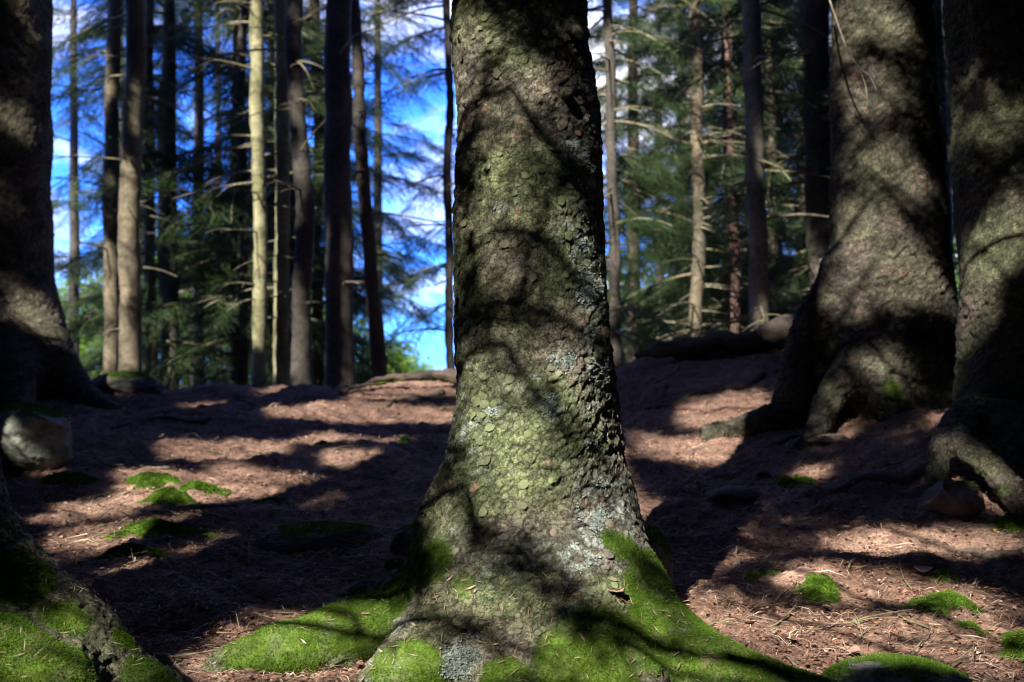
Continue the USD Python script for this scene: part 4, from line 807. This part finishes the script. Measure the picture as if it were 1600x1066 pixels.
p = G(1292, 628); stone('stone', 'rounded mossy knob beside the roots of the massive right trunk', 'stone', p + [0, 0, 0.03], (0.11, 0.10, 0.09), 15, BRN, BRN2, 0.3)
p = G(1248, 648); stone('stone', 'smaller rounded stone just left of the mossy knob, on the sunny bank', 'stone', p + [0, 0, 0.02], (0.10, 0.09, 0.07), 16, BRN, BRN2, 0.15)
p = G(1300, 690); stone('stone', 'pale low stone half buried in the sunny needles at right', 'stone', p, (0.16, 0.11, 0.05), 17, (0.2, 0.15, 0.125), BRN, 0)
p = W(196, 606, 11.4); stone('boulder', 'low dark mossy stone on the crest beside the huge left trunk', 'boulder', p, (0.32, 0.25, 0.14), 8, GREY2, BRN2, 0.5)
p = G(505, 850); stone('boulder', 'dark mossy hump in the shadow left of the central trunk', 'boulder', p + [0, 0, -0.02], (0.36, 0.2, 0.13), 9, BRN2, GREY2, 0.4)
p = G(650, 870); stone('boulder', 'small dark stone in shade against the left side of the central trunk', 'boulder', p + [0, 0.05, 0.03], (0.13, 0.12, 0.12), 10, BRN2, GREY2, 0.2)
def log(label, pts, rad, seed, mossy=0.2, name='fallen_log'):
    p = bez(pts, 60); r = np.interp(np.linspace(0, 1, 60), np.linspace(0, 1, len(rad)), rad)
    v, f = tube(p, r, 28); n = vnormals(v, f); v = v + n * (1.1 * np.mean(rad) * F(v, 4, 4, seed) + 0.025 * F(v, 22, 3, seed))[:, None]
    M = sm(n[:, 2] + F(v, 4, 3, seed), 1.0 - mossy, 1.4 - mossy)
    cc = lerp3(lerp3((0.07, 0.052, 0.042), (0.035, 0.028, 0.024), sm(F(v, 8, 3, seed), -0.3, 0.3)), (0.05, 0.095, 0.012), M)
    t = thing(name, label, 'log', p[0]); obj('log_body', (v, f), 'rock', t, cc)
    if M.max() > 0.5:
        obj('moss', fuzz(v, vnormals(v, f), M, np.hstack([f, f[:, 2:]]), 4000, 0.014, 0.005, seed), 'moss_blades', t, smooth=False, kind='stuff')
log('dark log along the crest left of the massive right trunk', [W(1300, 505, 10.6), W(1210, 525, 10.8), W(1110, 538, 11.0), W(990, 556, 11.2)], [0.13, 0.11, 0.09, 0.05], 12, 0.05)
log('dark mossy log lying on the crest left of the central trunk', [W(530, 612, 11.2), W(600, 594, 11.3), W(660, 588, 11.3), W(710, 588, 11.3), W(790, 594, 11.2)], [0.02, 0.05, 0.05, 0.06, 0.05], 13, 0.25)
CUSHION_TOPS = []
def cushion(label, px, py, w, d, h, seed, sink=0.0):
    g = np.random.default_rng(seed); c = G(px, py) - [0, 0, sink]
    nr, na = 14, 56; an = np.arange(na) * 2 * np.pi / na; rho = np.linspace(0, 1, nr + 1)[1:]
    edge = 1 + 1.05 * F(np.stack([np.cos(an), np.sin(an), an * 0], 1), 2.3, 4, seed)
    x, y = (rho[:, None] * edge * np.cos(an) * w * 0.56).ravel(), (rho[:, None] * edge * np.sin(an) * d * 0.56).ravel()
    x, y = np.append(x, 0.0), np.append(y, 0.0); rr = np.append(np.repeat(rho, na), 0.0); p3 = np.stack([x, y, x * 0], 1)
    z = h * 0.68 * np.clip(1 - rr ** 2.2, 0, 1) * (0.75 + 0.8 * F(p3, 9, 3, seed + 1)) + 0.012 * F(p3, 30, 2, seed) - 0.02 * rr ** 6 + zground(c[0] + x, c[1] + y) - c[2]
    v = np.stack([x, y, z], 1); i, j = np.meshgrid(np.arange(nr - 1), np.arange(na), indexing='ij'); k0, k1 = i * na + j, i * na + (j + 1) % na
    f = np.vstack([np.stack([k0, k0 + na, k1 + na], -1).reshape(-1, 3), np.stack([k0, k1 + na, k1], -1).reshape(-1, 3), np.stack([np.full(na, nr * na), np.arange(na), (np.arange(na) + 1) % na], 1)])
    v = v + c; n = vnormals(v, f); q = np.hstack([f, f[:, 2:]])
    b = fuzz(v, n, np.ones(len(v)), q, int(2500 + 90000 * w * d), 0.015, 0.0042, seed, 0.2)
    k_ = g.integers(0, len(v), 26); CUSHION_TOPS.append(v[k_] + n[k_] * 0.012)
    o = obj('moss_cushion', joined([(v, f), b]), 'moss_blades', smooth=True)
    props(o.GetPrim(), label, 'moss', 'moss cushions on the forest floor')
for a in [('upper bright moss cushion of the sunny trio at left', 245, 757, 0.30, 0.28, 0.085, 41), ('right-hand lobe of the sunny moss trio at left', 315, 768, 0.22, 0.2, 0.06, 42), ('lower lobe of the sunny moss trio beside a curved root', 268, 782, 0.24, 0.18, 0.08, 43), ('moss strip below the sunny trio with straws across it', 245, 832, 0.42, 0.2, 0.06, 44), ('lowest left moss patch with a fallen leaf on it', 210, 868, 0.32, 0.16, 0.05, 45),
 ('bright moss cushion lit amid needles right of the central roots', 1282, 922, 0.21, 0.2, 0.07, 46), ('bright moss patch at the edge of the trunk shadow at right', 1238, 758, 0.19, 0.16, 0.06, 47), ('dim moss hump low at right above the grey-backed stone', 1462, 948, 0.26, 0.2, 0.06, 48), ('bright moss lump cut by the right edge', 1592, 1020, 0.20, 0.25, 0.10, 49), ('dark moss strip under the right-edge roots', 1580, 825, 0.22, 0.15, 0.04, 50),
 ('small moss tuft left of the central trunk, near the top of the slope', 632, 690, 0.10, 0.09, 0.035, 51), ('small dim moss tuft at mid slope left', 502, 697, 0.12, 0.1, 0.035, 52), ('mossy hump beside the boulder at upper left', 92, 622, 0.26, 0.2, 0.09, 53), ('moss at the foot of the grey boulder', 105, 752, 0.26, 0.18, 0.08, 54), ('small moss tuft in the shade right of centre', 1185, 905, 0.12, 0.1, 0.03, 55), ('flat moss smear left of the shadow edge', 425, 785, 0.2, 0.1, 0.03, 56), ('pale moss tuft on the sunny bank at right', 1478, 902, 0.10, 0.08, 0.03, 57), ('moss tuft by the straws at the lower right edge', 1520, 985, 0.14, 0.1, 0.035, 58), ('moss fringe behind the left root of the central trunk', 625, 888, 0.16, 0.1, 0.04, 59), ('tiny moss tuft near the sunny bank edge', 1188, 748, 0.09, 0.07, 0.025, 60)]:
    cushion(*a)
# surface roots and fallen twigs, leaves
def crawl(a, b, bend, r0, r1, n=26, lift=0.0):
    A, B = G(*a), G(*b); u = np.linspace(0, 1, n); s = np.array([-(B - A)[1], (B - A)[0], 0]); p = A + np.outer(u, B - A) + np.outer(np.sin(u * np.pi) * bend + 0.06 * np.sin(u * 9), s)
    p[:, 2] = zground(p[:, 0], p[:, 1]) + lift
    return tube(p, np.linspace(r0, r1, n), 7)
for label, a, b, bend, r0, r1 in [('dark surface root curling past the sunny moss trio', (375, 790), (235, 800), 0.12, 0.018, 0.008), ('thin root crossing the needles below the moss trio', (360, 815), (200, 803), -0.1, 0.014, 0.006), ('pale dead stick on the needles near the boulder', (265, 732), (160, 722), 0.05, 0.011, 0.006), ('dark root running down the bank from the crest log', (1190, 585), (1005, 640), 0.1, 0.045, 0.02), ('root crossing the sunny bank below the massive right trunk', (1310, 668), (1175, 712), -0.12, 0.04, 0.012), ('long root leading left from the right-edge trunk', (1440, 735), (1270, 765), 0.06, 0.05, 0.02), ('root below the stepping roots at the right edge', (1500, 775), (1400, 812), 0.15, 0.035, 0.01), ('low root at the right edge under the moss strip', (1595, 868), (1450, 838), 0.1, 0.035, 0.012), ('root along the crest left of the central trunk', (690, 612), (560, 632), 0.1, 0.035, 0.012), ('dim root on the left slope below the crest', (330, 655), (170, 668), -0.1, 0.03, 0.01), ('grey stick lying on the bank below the crest log', (1060, 575), (965, 625), 0.08, 0.016, 0.007), ('dead stick beside the small stones under the massive trunk', (1240, 620), (1290, 655), 0.2, 0.016, 0.008)]:
    o = obj('fallen_stick' if 'stick' in label else 'surface_root', crawl(a, b, bend, r0, r1, lift=0.006 if r0 < 0.02 else 0.0), 'dead_wood' if r0 < 0.02 else 'rock', col=np.tile((0.10, 0.078, 0.062), (26 * 7 + 2, 1))); props(o.GetPrim(), label, 'stick' if 'stick' in label else 'root')
g = np.random.default_rng(77)
for k in range(150):
    px, py = g.uniform(60, 1590), g.uniform(640, 1060); c = G(px, py); az = g.normal(0.2, 0.8); L = g.uniform(0.08, 0.35); d = np.array([math.cos(az), math.sin(az), 0])
    p = c + np.outer(np.linspace(-0.5, 0.5, 8) * L, d) + np.outer(np.sin(np.linspace(0, 3, 8)) * g.normal(0, 0.015), [-d[1], d[0], 0]); p[:, 2] = zground(p[:, 0], p[:, 1]) + 0.016 + np.linspace(0, g.uniform(-0.01, 0.04), 8)
    o = obj('fallen_twig', tube(p, np.linspace(0.0035, 0.0015, 8) * g.uniform(0.8, 1.5), 5), 'dead_wood'); props(o.GetPrim(), 'thin pale dead twig lying among the brown needles', 'twig', 'dead twigs strewn on the forest floor')
def litter(n, seed, lmin, lmax, wd, cols, leaf=False):
    g = np.random.default_rng(seed); Y = 4.2 + 7.6 * g.random(n) ** 1.7; x = g.uniform(-0.47, 0.47, n) * Y; L = g.uniform(lmin, lmax, n); az = g.normal(0.25, 0.9, n) if not leaf else g.uniform(0, 6.3, n)
    d = np.stack([np.cos(az), np.sin(az), g.normal(0, 0.22, n)], 1); p = np.stack([x, Y, zground(x, Y) + g.uniform(0.004, 0.02, n)], 1)
    s = np.stack([-d[:, 1], d[:, 0], g.normal(0, 0.35, n)], 1); w = wd * g.uniform(0.6, 1.4, (n, 1)); a = p - d * L[:, None] / 2; b = p + d * L[:, None] / 2; m = p + np.stack([g.normal(0, 0.1, n) * L, g.normal(0, 0.1, n) * L, g.uniform(0, 0.2, n) * L], 1)
    if leaf: v = np.stack([a, m - s * w, m + s * w, b, a], 1)[:, :4]
    else: v = np.stack([a, m - s * w / 2, m + s * w / 2, b], 1)
    i = np.arange(n)[:, None] * 4; c = np.array(cols)[g.integers(0, len(cols), n)] * g.uniform(0.6, 1.3, (n, 1))
    return v.reshape(-1, 3), np.vstack([i + [0, 1, 2], i + [1, 3, 2]]), np.repeat(c, 4, 0)
a = litter(60000, 1, 0.02, 0.10, 0.0028, [(0.30, 0.20, 0.14), (0.22, 0.12, 0.085), (0.46, 0.36, 0.26), (0.09, 0.05, 0.04), (0.26, 0.13, 0.085)])
b = litter(22000, 2, 0.012, 0.036, 0.008, [(0.26, 0.11, 0.06), (0.36, 0.22, 0.16), (0.14, 0.07, 0.05), (0.34, 0.25, 0.21), (0.10, 0.06, 0.05)], True)
e = litter(5200, 3, 0.07, 0.24, 0.0042, [(0.34, 0.26, 0.19), (0.20, 0.14, 0.10), (0.10, 0.07, 0.055), (0.42, 0.35, 0.27)])
g = np.random.default_rng(79); p = np.vstack(CUSHION_TOPS); n = len(p); d = g.normal(size=(n, 3)) * [1, 1, 0.2]; d /= np.linalg.norm(d, axis=1, keepdims=True); sd = np.cross(d, [0, 0, 1.0]); L = g.uniform(0.02, 0.06, (n, 1)); i = np.arange(n)[:, None] * 4
c_ = (np.stack([p - d * L / 2, p - sd * 0.002, p + sd * 0.002, p + d * L / 2], 1).reshape(-1, 3), np.vstack([i + [0, 1, 2], i + [1, 3, 2]]), np.tile((0.33, 0.23, 0.15), (4 * n, 1)))
v, f = joined([a[:2], b[:2], e[:2], c_[:2]])
o = obj('needle_litter', (v, f), 'litter', col=np.vstack([a[2], b[2], e[2], c_[2]]), smooth=False); props(o.GetPrim(), 'carpet of fallen brown spruce needles and bud scales', 'litter', kind='stuff')
g = np.random.default_rng(78)
for px, py in [(1335, 1030), (212, 858), (965, 937), (1320, 1046), (1238, 1012), (420, 1010), (330, 1000), (560, 1052), (1500, 1010), (1170, 985), (1290, 960), (1440, 900)]:
    c = G(px, py) if px not in (965,) else W(px, py, 4.5); m = 9; an = np.linspace(0, 2 * np.pi, m, endpoint=False); r = g.uniform(0.018, 0.035) * g.uniform(0.7, 1.2, m)
    ring = np.stack([np.cos(an) * r * 1.3, np.sin(an) * r, 0.006 * np.cos(2 * an) + 0.004], 1); R = trimesh.transformations.euler_matrix(g.normal(0.2, 0.25), g.normal(0, 0.25), g.uniform(0, 6))[:3, :3]
    v = np.vstack([ring, [[0, 0, 0.0]]]) @ R.T + c + [0, 0, 0.03]; f = np.array([(m, k, (k + 1) % m) for k in range(m)])
    o = obj('fallen_leaf', (v, f), 'litter', col=np.tile((0.27, 0.15, 0.12), (len(v), 1)) * g.uniform(0.8, 1.2)); props(o.GetPrim(), 'curled reddish brown dead leaf on the forest floor', 'leaf', 'dead leaves on the floor')
